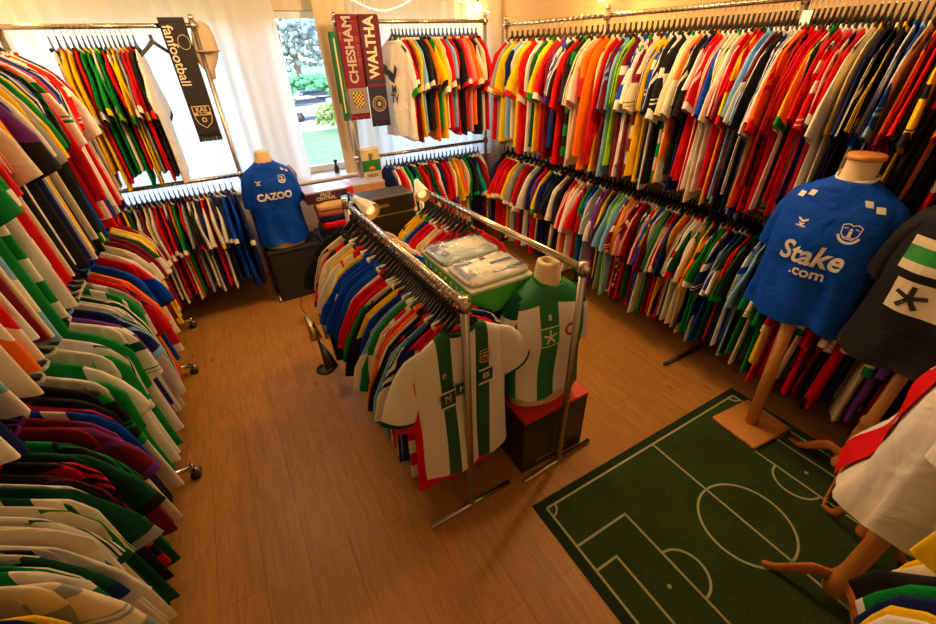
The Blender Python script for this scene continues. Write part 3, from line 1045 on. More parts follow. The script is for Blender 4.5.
class Bust:
    def __init__(self, seed=0, fold=1.0, length=.74, sx=1.0, flare=0.0):
        self.flare = flare
        self.s, self.k, self.len, self.sx = seed, fold, length, sx

    def pt(self, a, z):
        hw, b = interp(BUST, z)
        hw *= self.sx
        b *= 1 + self.flare * max(0, -z - .1)
        ca, sa = math.cos(a), math.sin(a)
        x = hw * math.copysign(abs(ca) ** .85, ca)
        y = b * math.copysign(abs(sa) ** .85, sa)
        g = min(1, max(0, (-z - .12) / .5)) * self.k
        f = 1 + g * (.07 * math.sin(a * 7 + self.s) + .05 * math.sin(a * 11 + self.s * 2 + z * 5))
        f += .03 * self.k * math.sin(z * 22 + a * 3 + self.s) * (1 if -z > .1 else 0)
        return x, y * f

    def surf(self, x, z):
        hw, b = interp(BUST, z)
        hw *= self.sx
        c = max(-1, min(1, math.copysign(abs(min(1, abs(x) / hw)) ** (1 / .85), x)))
        a = -math.acos(c)
        return self.pt(a, z)[1]

    def place(self, cx, cz, rot=0.0):
        cr_, sr_ = math.cos(rot), math.sin(rot)

        def f(u, v, d):
            x, z = cx + u * cr_ - v * sr_, cz + u * sr_ + v * cr_
            return (x, self.surf(x, z) - d - .0015, z)
        return f

    def torso(self, grow=0.0):
        zs = [0, -.01, -.02, -.032, -.045, -.06, -.075, -.092, -.11, -.14, -.18, -.23, -.28, -.34, -.40, -.46, -.52, -.58, -.64, -.69, -.73, -.76]
        zs = [z for z in zs if z >= -self.len] + ([-self.len] if -self.len not in zs else [])
        rings = []
        for z in zs:
            r = []
            for j in range(48):
                a = 2 * PI * j / 48
                x, y = self.pt(a, z)
                zz = z - (.02 * max(0, -math.sin(a)) if z == 0 else 0) + (.012 * math.sin(a * 5 + self.s) if z == zs[-1] else 0)
                r.append((x, y, zz))
            rings.append(r)
        return MB().loft(rings, cap0=False, cap1=False)

    def sleeve(self, sd, t0=0, t1=1, grow=0.0, n=9, limp=0.0):
        O = [(.155, -.052), (.205, -.088), (.242, -.16), (.265, -.26), (.274, -.355)]
        I = [(.130, -.22), (.155, -.26), (.168, -.31), (.174, -.35), (.178, -.385)]

        def at(P, t):
            u = t * (len(P) - 1); i = min(int(u), len(P) - 2)
            return Vector((lerp(P[i][0], P[i + 1][0], u - i), 0, lerp(P[i][1], P[i + 1][1], u - i)))
        rings = []
        for i in range(n):
            t = lerp(t0, t1, i / (n - 1))
            o, q = at(O, t), at(I, t)
            c, h = (o + q) / 2, (o - q) / 2
            th = lerp(.068, .050, t) + grow
            ring = []
            for j in range(20):
                a = 2 * PI * j / 20
                p_ = c + h * math.cos(a) * (1 + grow * 10)
                ring.append((sd * p_.x * self.sx, th * math.sin(a) * (1 + .10 * math.sin(3 * a + self.s + t * 3)), p_.z))
            rings.append(ring if sd > 0 else ring[::-1])
        return MB().loft(rings, cap0=False, cap1=False)

    def collar(self, r=.006):
        rings = []
        for i in range(32):
            a = 2 * PI * i / 32
            x, y = self.pt(a, 0)
            c = Vector((x, y, .004 - .02 * max(0, -math.sin(a))))
            d = Vector((math.cos(a), math.sin(a), 0))
            rings.append([c + d * (.5 * r * math.cos(b)) + Vector((0, 0, 1.6 * r * math.sin(b))) for b in [2 * PI * k / 8 for k in range(8)]])
        rings.append(rings[0])
        return MB().loft(rings, cap0=False, cap1=False)


def worn_shirt(B, loc, yaw, label, main, trim, sleeve=None, pat=None, scale=1.0, cuff=True, tmat=None, group=None, slmat=None, rot=None):
    r = empty('football_shirt', loc, yaw)
    r.scale = (scale,) * 3
    tag(r, label, 'shirt', group)
    t = B.torso().obj('torso', tmat or cloth(main, trim, pat or 0), r)
    for sd in (-1, 1):
        s = B.sleeve(sd).obj('sleeve', slmat or cloth(sleeve or main), r)
        if cuff:
            B.sleeve(sd, .93, 1.01, .0015, 3).obj('cuff', cloth(trim), s)
    B.collar().obj('collar', cloth(trim), r)
    return r, t


def bust_body(B, root, length, name='torso_form'):
    zs = [.0, -.03, -.07, -.11, -.18, -.28, -.40, -.52, -.62, -length + .01, -length]
    rings = []
    for z in zs:
        k = .78 if z > -.60 else .86
        r = []
        for j in range(32):
            a = 2 * PI * j / 32
            hw, b = interp(BUST, z)
            hw = hw if z > -.4 else min(hw, .215)
            b = min(b, .112)
            r.append((k * hw * B.sx * math.cos(a), k * b * math.sin(a), z))
        rings.append(r)
    return MB().loft(rings).obj(name, NECKC, root)


def turned_column(root, z0, z1, rad=.026, mtl=WOOD_B):
    prof = [(rad * 1.5, z0), (rad * 1.7, z0 + .02), (rad * 1.2, z0 + .05), (rad * 1.0, z0 + .07), (rad * 1.45, z0 + .085), (rad * 1.45, z0 + .10), (rad * .95, z0 + .115),
            (rad * 1.25, z0 + .17), (rad * 1.35, z0 + .24), (rad * 1.1, z0 + .30), (rad * 1.45, z0 + .315), (rad * 1.45, z0 + .33), (rad, z0 + .35), (rad * .95, z1)]
    prof = [q for q in prof if q[1] <= z1]
    return MB().lathe(prof, seg=20).obj('column', mtl, root)


def cabriole(root, ang, reach=.24, hub=.17, mtl=WOOD_B, thin=1.0):
    """an S-curved foot, deep at the hub and flat at its toe"""
    P = [(.018, hub - .005), (.045, hub + .018), (.085, hub + .012), (.125, hub - .035), (reach * .70, .062), (reach * .85, .030), (reach, .020), (reach + .012, .018)]
    H = [.030, .029, .026, .024, .020, .017, .014, .004]
    rings = []
    for i, (r, z) in enumerate(P):
        a, b = P[max(0, i - 1)], P[min(len(P) - 1, i + 1)]
        t = Vector((b[0] - a[0], 0, b[1] - a[1])).normalized()
        n = Vector((-t.z, 0, t.x))
        w = .011 * thin
        h = H[i] * thin * 1.0
        c = Vector((r, 0, z))
        rings.append([c + n * (h * math.sin(q)) + Vector((0, 1, 0)) * (w * math.cos(q)) for q in [2 * PI * k / 12 for k in range(12)]])
    mb = MB().loft(rings)
    mb.xf(Matrix.Rotation(ang, 4, 'Z'))
    return mb.obj('leg', mtl, root)


WHITET = mat('white printed lettering', (.80, .80, .78), .5)
GOLDT = mat('gold stitching', (.62, .42, .12), .6)
REDT = mat('red print', (.62, .02, .02), .5)
GREENT = mat('green print', (.01, .26, .05), .5)
DKT = mat('black print', (.02, .02, .02), .5)
CREAMT = mat('cream print', (.75, .68, .52), .5)


def shield(w, h):
    return [(-w, h), (w, h), (w * .98, 0), (w * .75, -h * .55), (0, -h), (-w * .75, -h * .55), (-w * .98, 0)]


def outline(poly, w, close=True):
    out = []
    n = len(poly)
    for i in range(n if close else n - 1):
        out += line_poly(poly[i], poly[(i + 1) % n], w)
    return out


def hummel(name, parent, place, s, m):
    return shape_on(name, [[(-s, s * .9), (0, s * .35), (s, s * .9), (s, s * .45), (0, -.10 * s), (-s, s * .45)],
                           [(-s * .55, -s * .05), (0, -s * .38), (s * .55, -s * .05), (s * .55, -s * .4), (0, -s * .75), (-s * .55, -s * .4)],
                           [(-s, -s * .72), (s, -s * .72), (s, -s * .95), (-s, -s * .95)]], m, parent, place)


def everton_crest(parent, place, s, m):
    P = outline([(-s * .8, s * .75), (-s * .35, s * .95), (0, s * .8), (.35 * s, s * .95), (s * .8, s * .75), (s * .7, -.1 * s), (s * .35, -.55 * s), (-s * .35, -.55 * s), (-s * .7, -.1 * s)], s * .10)
    P += ring_polys(0, -.05 * s, s * .78, s * 1.02, PI * 1.08, PI * 1.92, 12)
    P += [[(-s * .16, -s * .35), (s * .16, -s * .35), (s * .14, s * .25), (-s * .14, s * .25)], [(-s * .2, s * .3), (s * .2, s * .3), (0, s * .6)]]
    P += [[(-s * .5, -s * .42), (s * .5, -s * .42), (s * .5, -s * .34), (-s * .5, -s * .34)], [(-s * .62, s * .42), (-s * .3, s * .5), (-s * .3, s * .6), (-s * .62, s * .52)], [(s * .3, s * .5), (s * .62, s * .42), (s * .62, s * .52), (s * .3, s * .6)]]
    return shape_on('crest', P, m, parent, place)


# ---- blue shirt on the square-footed wooden stand
def stand_one():
    fx, fy = 2.31, .70
    st = empty('mannequin_stand', (fx, fy, 0))
    tag(st, 'wooden stand with square plywood foot and round pole, on the pitch rug', 'mannequin')
    b = MB().box((-.165, -.135, .009), (.165, .135, .038), bev=.006)
    b.xf(Matrix.Rotation(-.08, 4, 'Z')).obj('base', WOOD_A, st)
    nx, ny = -.02, .035
    MB().tube([(-.005, 0, .035), (nx, ny, .80)], .031, 20).obj('pole', WOOD_A, st)
    B = Bust(1, 1.5, .68)
    e = empty('torso', (nx, ny, 1.47), -PI / 2)
    e.parent = st
    bust_body(B, e, .66)
    MB().lathe([(.072, -.03), (.066, .0), (.058, .03), (.058, .085), (.060, .09)], seg=28).obj('neck', NECKC, e)
    MB().lathe([(.060, .088), (.066, .092), (.066, .108), (.060, .112), (.02, .113)], seg=28).obj('neck_cap', WOOD_A, e)
    BM = cloth('B')
    sh, t = worn_shirt(B, (fx + nx, fy + ny, 1.49), -PI / 2, 'royal blue shirt reading Stake.com, on the stand with the square plywood foot', 'B', 'B', tmat=BM)
    B2 = B
    for o in sh.children:
        if o.name.startswith('collar'):
            o.data.materials[0] = cloth('W')
    flat_text('lettering', 'Stake', .135, WHITET, t, B.place(-.005, -.335, .04), shear=.25, squash=.86, bold=.0035)
    flat_text('lettering', '.com', .072, WHITET, t, B.place(.012, -.415, .0), bold=.0015)
    hummel('chevron_logo', t, B.place(-.085, -.20), .021, WHITET)
    everton_crest(t, B.place(.095, -.20), .042, WHITET)
    for sd in (-1, 1):
        for k in range(2):
            x = sd * (.098 + .042 * k)
            shape_on('shoulder_chevron', [[(x - .014, -.066 - .016 * k), (x + .012, -.066 - .016 * k), (x + .014 + sd * .010, -.090 - .016 * k), (x - .012 + sd * .010, -.090 - .016 * k)]], WHITET, t, B.place(0, 0))
    return sh


stand_one()


def stand_two():
    fx, fy = 2.30, .27
    st = empty('mannequin_stand', (fx, fy, 0), 0)
    tag(st, 'turned wooden tripod stand under the black shirt, by the right-hand rail', 'mannequin')
    turned_column(st, .12, 1.10, .024, WOOD_A)
    cabriole(st, math.atan2(.24, .09), .255)
    cabriole(st, math.atan2(-.06, -.20), .21, thin=.62)
    cabriole(st, math.atan2(-.20, .18), .24)
    B = Bust(3, 1.0, .70)
    e = empty('torso', (-.08, .0, 1.50), -PI / 2)
    e.parent = st
    bust_body(B, e, .60)
    MB().lathe([(.066, -.03), (.058, .03), (.058, .09)], seg=24).obj('neck', NECKC, e)
    sh, t = worn_shirt(B, (fx - .08, fy, 1.53), -PI / 2, 'black shirt with a white-green-white chest band, on the turned tripod stand', 'K', 'K')
    shape_on('chest_band', rect_grid(-.17, .028, .17, .062, 14, 2), CREAMT, t, B.place(0, -.225))
    shape_on('chest_band', rect_grid(-.17, -.062, .17, -.028, 14, 2), CREAMT, t, B.place(0, -.225))
    shape_on('chest_band', rect_grid(-.17, -.028, .17, .028, 14, 2), GREENT, t, B.place(0, -.225))
    flat_text('lettering', 'S', .05, WHITET, t, B.place(-.03, -.218, 0), bold=.002, th=.0026)
    flat_text('lettering', 'SVERY', .016, WHITET, t, B.place(-.03, -.244, 0), th=.0026)
    q = []
    shape_on('sponsor_panel', rect_grid(-.15, -.065, .15, .065, 12, 5), CREAMT, t, B.place(.0, -.385))
    for k in range(5):
        a = PI / 2 + k * 2 * PI / 5
        q += line_poly((0, 0), (.05 * math.cos(a), .05 * math.sin(a)), .017)
    shape_on('star_print', q, DKT, t, B.place(-.085, -.385), th=.0045)
    return sh


stand_two()


def stand_three():
    fx, fy = 1.67, -.005
    st = empty('mannequin_stand', (fx, fy, 0), 0)
    tag(st, 'dark orange wooden tripod stand under the white shirt, nearest the camera', 'mannequin')
    MB().lathe([(.020, .05), (.040, .07), (.042, .16), (.034, .19), (.030, .24), (.031, .60), (.029, .95)], seg=20).obj('column', WOOD_A, st)
    cabriole(st, math.atan2(.19, -.09), .225, hub=.13, thin=1.15)
    cabriole(st, math.atan2(-.17, -.12), .22, hub=.13, thin=1.15)
    cabriole(st, math.atan2(-.05, .2), .22, hub=.13, thin=1.15)
    B = Bust(5, 2.2, .71, flare=.55)
    e = empty('torso', (.03, .02, 1.34), .12)
    e.parent = st
    bust_body(B, e, .60)
    MB().lathe([(.066, -.03), (.058, .03), (.058, .09)], seg=24).obj('neck', NECKC, e)
    sh, t = worn_shirt(B, (fx + .03, fy + .02, 1.36), .12, 'white shirt with red side edge, on the tripod stand nearest the camera', 'W', 'W', cuff=False)
    side = []
    for i in range(22):
        z0, z1 = -.20 - i * .0235, -.20 - (i + 1) * .0235
        side.append((z0, z1))
    mb = MB()
    for z0, z1 in side:
        ps = []
        for a, z in ((PI * .44, z0), (PI * .58, z0), (PI * .58, z1), (PI * .44, z1)):
            x, y = B.pt(a, z)
            ps.append((x * 1.04, y * 1.03 + .006, z))
        mb.add(ps, [(0, 1, 2, 3)])
    mb.obj('side_stripe', cloth('R'), t)


stand_three()


def stand_four():
    fx, fy = 1.985, .035
    st = empty('mannequin_stand', (fx, fy, 0), 0)
    tag(st, 'wooden tripod stand half hidden behind the white shirt', 'mannequin')
    turned_column(st, .12, .58, .022)
    for a in (1.0, 1.0 - 1.92, 1.0 - 3.84):
        cabriole(st, a, .20, thin=.95)


stand_four()


# ---- torso with a green and white shirt on a red-topped box
STRIPE_GW, N, L, p = nodes_of('green and white striped jersey')
tc = N.new('ShaderNodeTexCoord'); sx_ = N.new('ShaderNodeSeparateXYZ'); L.new(tc.outputs['Object'], sx_.inputs[0])
aX = math_node(N, L, 'ABSOLUTE', math_node(N, L, 'ADD', sx_.outputs[0], .035))
f1 = math_node(N, L, 'LESS_THAN', aX, .047)
f2 = math_node(N, L, 'GREATER_THAN', math_node(N, L, 'ABSOLUTE', math_node(N, L, 'SUBTRACT', aX, .19)), .045)
f2 = math_node(N, L, 'SUBTRACT', 1.0, f2)
fz = math_node(N, L, 'GREATER_THAN', math_node(N, L, 'ADD', sx_.outputs[2], math_node(N, L, 'MULTIPLY', aX, .25)), -.075)
ff = math_node(N, L, 'MAXIMUM', math_node(N, L, 'MAXIMUM', f1, math_node(N, L, 'MULTIPLY', f2, 1.0)), fz)
mxx = N.new('ShaderNodeMix'); mxx.data_type = 'RGBA'
mxx.inputs['A'].default_value = (*PAL['W'][1], 1); mxx.inputs['B'].default_value = (.006, .17, .045, 1)
L.new(ff, mxx.inputs['Factor']); L.new(mxx.outputs['Result'], p.inputs['Base Color']); p.inputs['Roughness'].default_value = .6

bx = empty('cardboard_box', (1.14, 1.29, 0))
tag(bx, 'dark printed box with a red top under the green and white torso', 'box')
BOXD = mat('dark printed carton', (.022, .028, .024), .35, vary=.9, bscale=14)
MB().box((-.21, -.15, 0), (.21, .13, .385)).obj('carton', BOXD, bx, smooth=False)
MB().box((-.212, -.152, .385), (.212, .132, .402)).obj('lid', mat('red carton lid', (.62, .02, .012), .35), bx, smooth=False)
shape_on('box_print', rect_grid(-.12, -.006, .10, .012, 1, 1), mat('tan print', (.30, .22, .12), .5), bx, lambda u, v, d: (u, -.1525, .05 + v))
tm = empty('mannequin_torso', (1.12, 1.285, 1.09), -.12)
tag(tm, 'cream headless torso standing on the red-topped box', 'mannequin')
Bc = Bust(2, .8, .62, .93)
bust_body(Bc, tm, .687)
MB().lathe([(.070, -.02), (.062, .02), (.052, .085), (.050, .098), (.036, .10), (.024, .097), (.020, .06)], seg=28).obj('neck', NECKC, tm)
sh, t = worn_shirt(Bc, (1.12, 1.285, 1.105), -.12, 'green and white striped shirt on the torso between the middle rails', 'W', 'G', tmat=STRIPE_GW, slmat=cloth('W', 'H', 4), cuff=False)
shape_on('sponsor_panel', rect_grid(-.055, -.05, .055, .05, 5, 4), CREAMT, t, Bc.place(-.035, -.245))
shape_on('sponsor_panel', rect_grid(-.048, -.043, .048, .043, 5, 4), GREENT, t, (lambda u, v, d, P=Bc.place(-.035, -.245): P(u, v, d + .0012)))
q = []
for k in range(5):
    a = PI / 2 + k * 2 * PI / 5
    q += line_poly((0, 0), (.036 * math.cos(a), .036 * math.sin(a)), .010)
shape_on('star_print', q, CREAMT, t, Bc.place(-.035, -.245), th=.0036)
shape_on('letter_print', ring_polys(0, 0, .020, .034, .7, 5.6, 14), REDT, t, Bc.place(.080, -.235))
flat_text('lettering', 'S', .036, WHITET, t, Bc.place(-.035, -.15), bold=.0015)


# ---- CAZOO torso in front of the window
ot = empty('storage_box', (.30, 4.0, 0))
tag(ot, 'low black storage box under the torso by the window', 'box')
MB().box((-.20, -.17, 0), (.26, .17, .47), bev=.01).obj('carcass', mat('black felt', (.016, .015, .015), .9), ot, smooth=False)
MB().box((-.205, -.175, .47), (.265, .175, .50), bev=.008).obj('lid', mat('black felt', (.016, .015, .015), .9), ot, smooth=False)
tm = empty('mannequin_torso', (.285, 3.96, 1.235))
tag(tm, 'cream headless torso standing on the black storage box by the window', 'mannequin')
Bz = Bust(4, 1.5, .70, .90)
bust_body(Bz, tm, .733)
MB().lathe([(.070, -.02), (.062, .02), (.056, .075), (.050, .09), (.02, .092)], seg=24).obj('neck', NECKC, tm)
sh, t = worn_shirt(Bz, (.285, 3.96, 1.25), 0.0, 'blue shirt reading CAZOO on the torso in front of the window', 'B', 'B', tmat=cloth('B'))
for o in sh.children:
    if o.name.startswith('collar'):
        o.data.materials[0] = cloth('Y')
flat_text('lettering', 'CAZOO', .080, WHITET, t, Bz.place(.005, -.275), bold=.003, squash=.95)
hummel('chevron_logo', t, Bz.place(-.095, -.155), .020, WHITET)
everton_crest(t, Bz.place(.095, -.145), .032, WHITET)
shape_on('shoulder_chevron', [[(.105, -.062), (.125, -.070), (.135, -.088), (.112, -.080)], [(.14, -.078), (.16, -.09), (.168, -.108), (.146, -.098)]], WHITET, t, Bz.place(0, 0))


# ---- the shirt that hangs facing the room at the head of the packed middle rail
FRONTM, N, L, p = nodes_of('white jersey with two green stripes')
tc = N.new('ShaderNodeTexCoord'); sx_ = N.new('ShaderNodeSeparateXYZ'); L.new(tc.outputs['Object'], sx_.inputs[0])
aX = math_node(N, L, 'ABSOLUTE', sx_.outputs[0])
f1 = math_node(N, L, 'LESS_THAN', math_node(N, L, 'ABSOLUTE', math_node(N, L, 'SUBTRACT', aX, .086)), .030)
mxx = N.new('ShaderNodeMix'); mxx.data_type = 'RGBA'
mxx.inputs['A'].default_value = (*PAL['W'][1], 1); mxx.inputs['B'].default_value = (.005, .10, .035, 1)
L.new(f1, mxx.inputs['Factor']); L.new(mxx.outputs['Result'], p.inputs['Base Color']); p.inputs['Roughness'].default_value = .62

r = empty('football_shirt', (.605, 1.175, Z_C - DROP), .03)
r.scale = (1.0, 1.2, 1.05)
tag(r, 'white shirt with two green stripes facing out at the packed middle rail end', 'shirt', GROUP['cl'])
tb = torso_mesh(3, True)
t = tb.obj('torso', FRONTM, r)
for sd in (-1, 1):
    s_ = MB().loft(sleeve_rings(sd, 5, n=12, splay=1.3), cap0=False, cap1=False).obj('sleeve', cloth('W'), r)
    MB().loft(sleeve_rings(sd, 5, False, .95, 1.01, .0015, 3, 1.3), cap0=False, cap1=False).obj('cuff', cloth('H'), s_)
put('collar', CO_ME, r, cloth('H'))
fr_pts = sorted({(round(v[0], 4), round(v[2], 4)): v for v in tb.v if v[1] < .004}.items())


def front_y(x, z):
    best = sorted(((v[0] - x) ** 2 + (v[2] - z) ** 2, v[1]) for v in tb.v if True and abs(v[0] - x) < .05 and abs(v[2] - z) < .07)[:8]
    ys = sorted(b[1] for b in best)
    return ys[0] if ys else -.03


def fplace(cx, cz):
    y0 = min(front_y(cx + dx, cz + dz) for dx in (-.03, 0, .03) for dz in (-.03, 0, .03))
    return lambda u, v, d: (cx + u, y0 - .002 - d, cz + v)


shape_on('chest_band', rect_grid(-.034, -.034, .034, .034, 1, 1), mat('dark green print', (.005, .06, .03), .5), t, fplace(-.095, -.285))
shape_on('band_edge', rect_grid(-.036, .034, .036, .043, 1, 1), CREAMT, t, fplace(-.095, -.285))
shape_on('band_edge', rect_grid(-.036, -.045, .036, -.034, 1, 1), CREAMT, t, fplace(-.095, -.285))
flat_text('lettering', 'M', .062, mat('pale gold print', (.72, .60, .25), .5), t, (lambda u, v, d, P=fplace(-.095, -.285): P(u, v, d + .001)), squash=.68)
shape_on('chest_band', rect_grid(-.034, -.030, .034, .030, 1, 1), MATS['dark green print'], t, fplace(-.022, -.265))
shape_on('chest_band', rect_grid(-.034, -.030, .034, .030, 1, 1), MATS['dark green print'], t, fplace(.095, -.255))
shape_on('band_edge', rect_grid(-.036, .030, .036, .039, 1, 1), CREAMT, t, fplace(.095, -.255))
shape_on('band_edge', rect_grid(-.036, -.040, .036, -.030, 1, 1), CREAMT, t, fplace(.095, -.255))
flat_text('lettering', 'NI', .040, CREAMT, t, (lambda u, v, d, P=fplace(-.018, -.265): P(u, v, d + .001)), bold=.001)
flat_text('lettering', 'ES', .036, CREAMT, t, (lambda u, v, d, P=fplace(.095, -.255): P(u, v, d + .001)), bold=.001)
shape_on('crest', outline(shield(.024, .026), .004) + ring_polys(0, -.004, .028, .033, PI * 1.05, PI * 1.95, 10) + [[(-.016, .008), (.016, .008), (.016, .014), (-.016, .014)], [(-.012, -.010), (.012, -.010), (.012, 0), (-.012, 0)]], GOLDT, t, fplace(.095, -.155))
shape_on('maker_mark', [[(-.010, -.010), (.010, -.010), (.010, -.005), (-.010, -.005)], [(-.007, 0), (.006, 0), (.010, .010), (0, .016), (-.008, .010)]], GOLDT, t, fplace(-.100, -.175))
build_hanger((.605, 1.175, Z_C - DROP), .03, 'dark hanger carrying the white shirt with two green stripes', None)

# ---- white MTV-style shirt at the scarf end of the upper window rail
r = empty('football_shirt', (1.575, 4.06, 2.19 - DROP), -1.28)
tag(r, 'white shirt with black M TV print, next to the scarves on the upper rail', 'shirt', GROUP['bru'])
r.scale = (1, 1, 1.05)
tb = torso_mesh(2, True)
t = tb.obj('torso', cloth('W'), r)
for sd in (-1, 1):
    s_ = put('sleeve', S_ME[(1, sd)], r, cloth('W'))
put('collar', CO_ME, r, cloth('W'))
tb_mtv = tb


def fp(cx, cz):
    y0 = min(v[1] for v in tb_mtv.v if abs(v[0] - cx) < .10 and abs(v[2] - cz) < .12)
    return lambda u, v, d: (cx + u, y0 - .003 - d, cz + v)

flat_text('lettering', 'M', .085, DKT, t, fp(.03, -.36), bold=.004)
flat_text('lettering', 'TV', .085, DKT, t, fp(.03, -.43), bold=.004)
shape_on('block_print', [[(-.16, -.05), (-.09, -.07), (-.09, 0), (-.16, .03)], [(-.09, -.09), (-.01, -.13), (.0, -.06), (-.05, -.03), (-.09, -.02)], [(.0, -.10), (.045, -.02), (.02, .02), (-.01, -.05)]], DKT, t, fp(.03, -.19))
build_hanger((1.575, 4.06, 2.19 - DROP), -1.35, 'black hanger carrying the white shirt with black M TV print', None)

# ================================================================== things between and on the middle rails
cb = empty('flat_box', (.935, 1.62, .0))
GSIDE = mat('bright green carton', (.07, .55, .05), .4)
tag(cb, 'shallow green-sided box of bagged shirts between the middle rails', 'box')
MB().box((-.165, -.26, .955), (.165, .26, 1.085), bev=.004).obj('carton', GSIDE, cb, smooth=False)
MB().box((-.170, -.265, 1.082), (.170, .265, 1.100), bev=.004).obj('lid', mat('pale box lid', (.66, .68, .56), .4), cb, smooth=False)
for k in range(9):
    y = -.23 + k * .055
    mb = MB().box((-.1675, y, 1.00), (-.1645, y + .012, 1.06))
    mb.obj('white_tab', WHITET, cb, smooth=False)
for z0, z1, nm, lb, cc in ((.0, .34, 'cardboard_box', 'black carton at the bottom of the stack between the middle rails', (.02, .02, .022)), (.34, .66, 'cardboard_box', 'dark grey carton in the middle of the stack between the rails', (.04, .04, .042)),
                           (.66, .955, 'cardboard_box', 'dark carton right under the green-sided box', (.03, .026, .026))):
    e = empty(nm, (.935, 1.64, z0))
    tag(e, lb, 'box')
    cm = mat(f'carton {z0}', cc, .6)
    MB().box((-.14, -.20, 0), (.14, .20, z1 - z0 - .03)).obj('carton', cm, e, smooth=False)
    MB().box((-.144, -.204, z1 - z0 - .06), (.144, .204, z1 - z0), bev=.003).obj('lid', cm, e, smooth=False)

FILM, N, L, p = nodes_of('clear plastic bag')
N.clear()
tr = N.new('ShaderNodeBsdfTransparent'); tr.inputs[0].default_value = (.93, .95, .96, 1)
gl = N.new('ShaderNodeBsdfGlossy'); gl.inputs['Roughness'].default_value = .12
tc = N.new('ShaderNodeTexCoord'); nz = N.new('ShaderNodeTexNoise'); nz.inputs['Scale'].default_value = 14; nz.inputs['Distortion'].default_value = 1.5
L.new(tc.outputs['Object'], nz.inputs['Vector'])
bu = N.new('ShaderNodeBump'); bu.inputs['Strength'].default_value = .9; bu.inputs['Distance'].default_value = .03
L.new(nz.outputs['Fac'], bu.inputs['Height']); L.new(bu.outputs[0], gl.inputs['Normal'])
mx = N.new('ShaderNodeMixShader'); mx.inputs[0].default_value = .13
ou = N.new('ShaderNodeOutputMaterial')
L.new(tr.outputs[0], mx.inputs[1]); L.new(gl.outputs[0], mx.inputs[2]); L.new(mx.outputs[0], ou.inputs[0])


def slab(w, d, h, seed=0, n=10, puff=.006):
    """a folded garment: a soft rounded slab, top surface gently rumpled"""
    rings = []
    for z, k in ((0, .97), (h * .3, 1), (h * .7, 1), (h, .96)):
        ring = []
        for i in range(40):
            a = 2 * PI * i / 40
            ca, sa = math.cos(a), math.sin(a)
            ring.append((w / 2 * k * math.copysign(abs(ca) ** .25, ca), d / 2 * k * math.copysign(abs(sa) ** .25, sa), z + (puff * math.sin(i * 1.7 + seed) if z == h else 0)))
        rings.append(ring)
    rings.append([(x * .6, y * .6, z + puff) for x, y, z in rings[-1]])
    return MB().loft(rings)


def folded(name, loc, rz, w, d, h, m, label, cat='shirt', group=None, film=False, prints=()):
    e = empty(name, loc, rz)
    tag(e, label, cat, group)
    slab(w, d, h).obj('folded_cloth', m, e)
    for nm, polys, pm in prints:
        shape_on(nm, polys, pm, e, lambda u, v, dd: (u, v, h + .008 + dd))
    if film:
        slab(w * 1.06, d * 1.05, h + .012, 2).obj('plastic_bag', FILM, e)
    return e


BLUEP = mat('blue print', (.05, .09, .40), .5)
PALEB = mat('pale blue cloth', (.45, .58, .68), .6, vary=.3, bscale=12)
folded('folded_shirt', (.935, 1.755, 1.101), 0.02, .33, .235, .020, PALEB, 'pale blue patterned folded shirt in a clear bag, back of the green-sided box', film=True,
       prints=[('badge_print', ring_polys(-.10, -.03, .0, .03, n=10), BLUEP), ('panel_print', rect_grid(-.02, -.05, .13, .06, 1, 1), mat('pale cream cloth', (.75, .72, .62), .6)), ('collar_print', rect_grid(-.15, .02, -.06, .07, 1, 1), BLUEP)])
folded('folded_shirt', (.935, 1.495, 1.101), 0.02, .33, .235, .020, cloth('W'), 'white folded shirt with blue bars in a clear bag, front of the green-sided box', film=True,
       prints=[('bar_print', rect_grid(-.02, -.085, .15, -.058, 1, 1) + rect_grid(.02, .0, .14, .022, 1, 1), BLUEP), ('bar_print', rect_grid(-.15, -.07, -.125, .08, 1, 1) + rect_grid(-.125, .055, -.05, .08, 1, 1), BLUEP),
               ('badge_print', rect_grid(-.11, -.05, -.055, .0, 1, 1), mat('grey print', (.3, .32, .33), .5)), ('badge_print', rect_grid(-.095, -.036, -.072, -.014, 1, 1), mat('yellow print', (.7, .55, .15), .5)), ('neck_print', rect_grid(.0, .06, .03, .09, 1, 1), DKT)])

# black case between the far ends of the middle rails
bc = empty('black_case', (.825, 2.68, 0))
tag(bc, 'tall black case with a pale name plate between the far rail ends', 'case')
CASE = mat('black case laminate', (.012, .011, .012), .4)
MB().box((-.215, -.05, 0), (.225, .15, 1.06), bev=.004).obj('body', CASE, bc, smooth=False)
MB().box((-.218, -.054, 1.06), (.228, .154, 1.18), bev=.006).obj('lid', CASE, bc, smooth=False)
MB().box((-.218, -.056, 1.172), (.228, -.050, 1.184)).obj('edge_trim', STEEL, bc, smooth=False)
MB().box((-.218, -.0545, 1.055), (.228, -.0515, 1.062)).obj('edge_trim', STEEL, bc, smooth=False)
flat_text('lettering', 'Fenomn', .040, mat('tan lettering', (.42, .34, .22), .5), bc, lambda u, v, d: (-.02 + u, -.0545 - d, 1.125 + v), bold=.001)


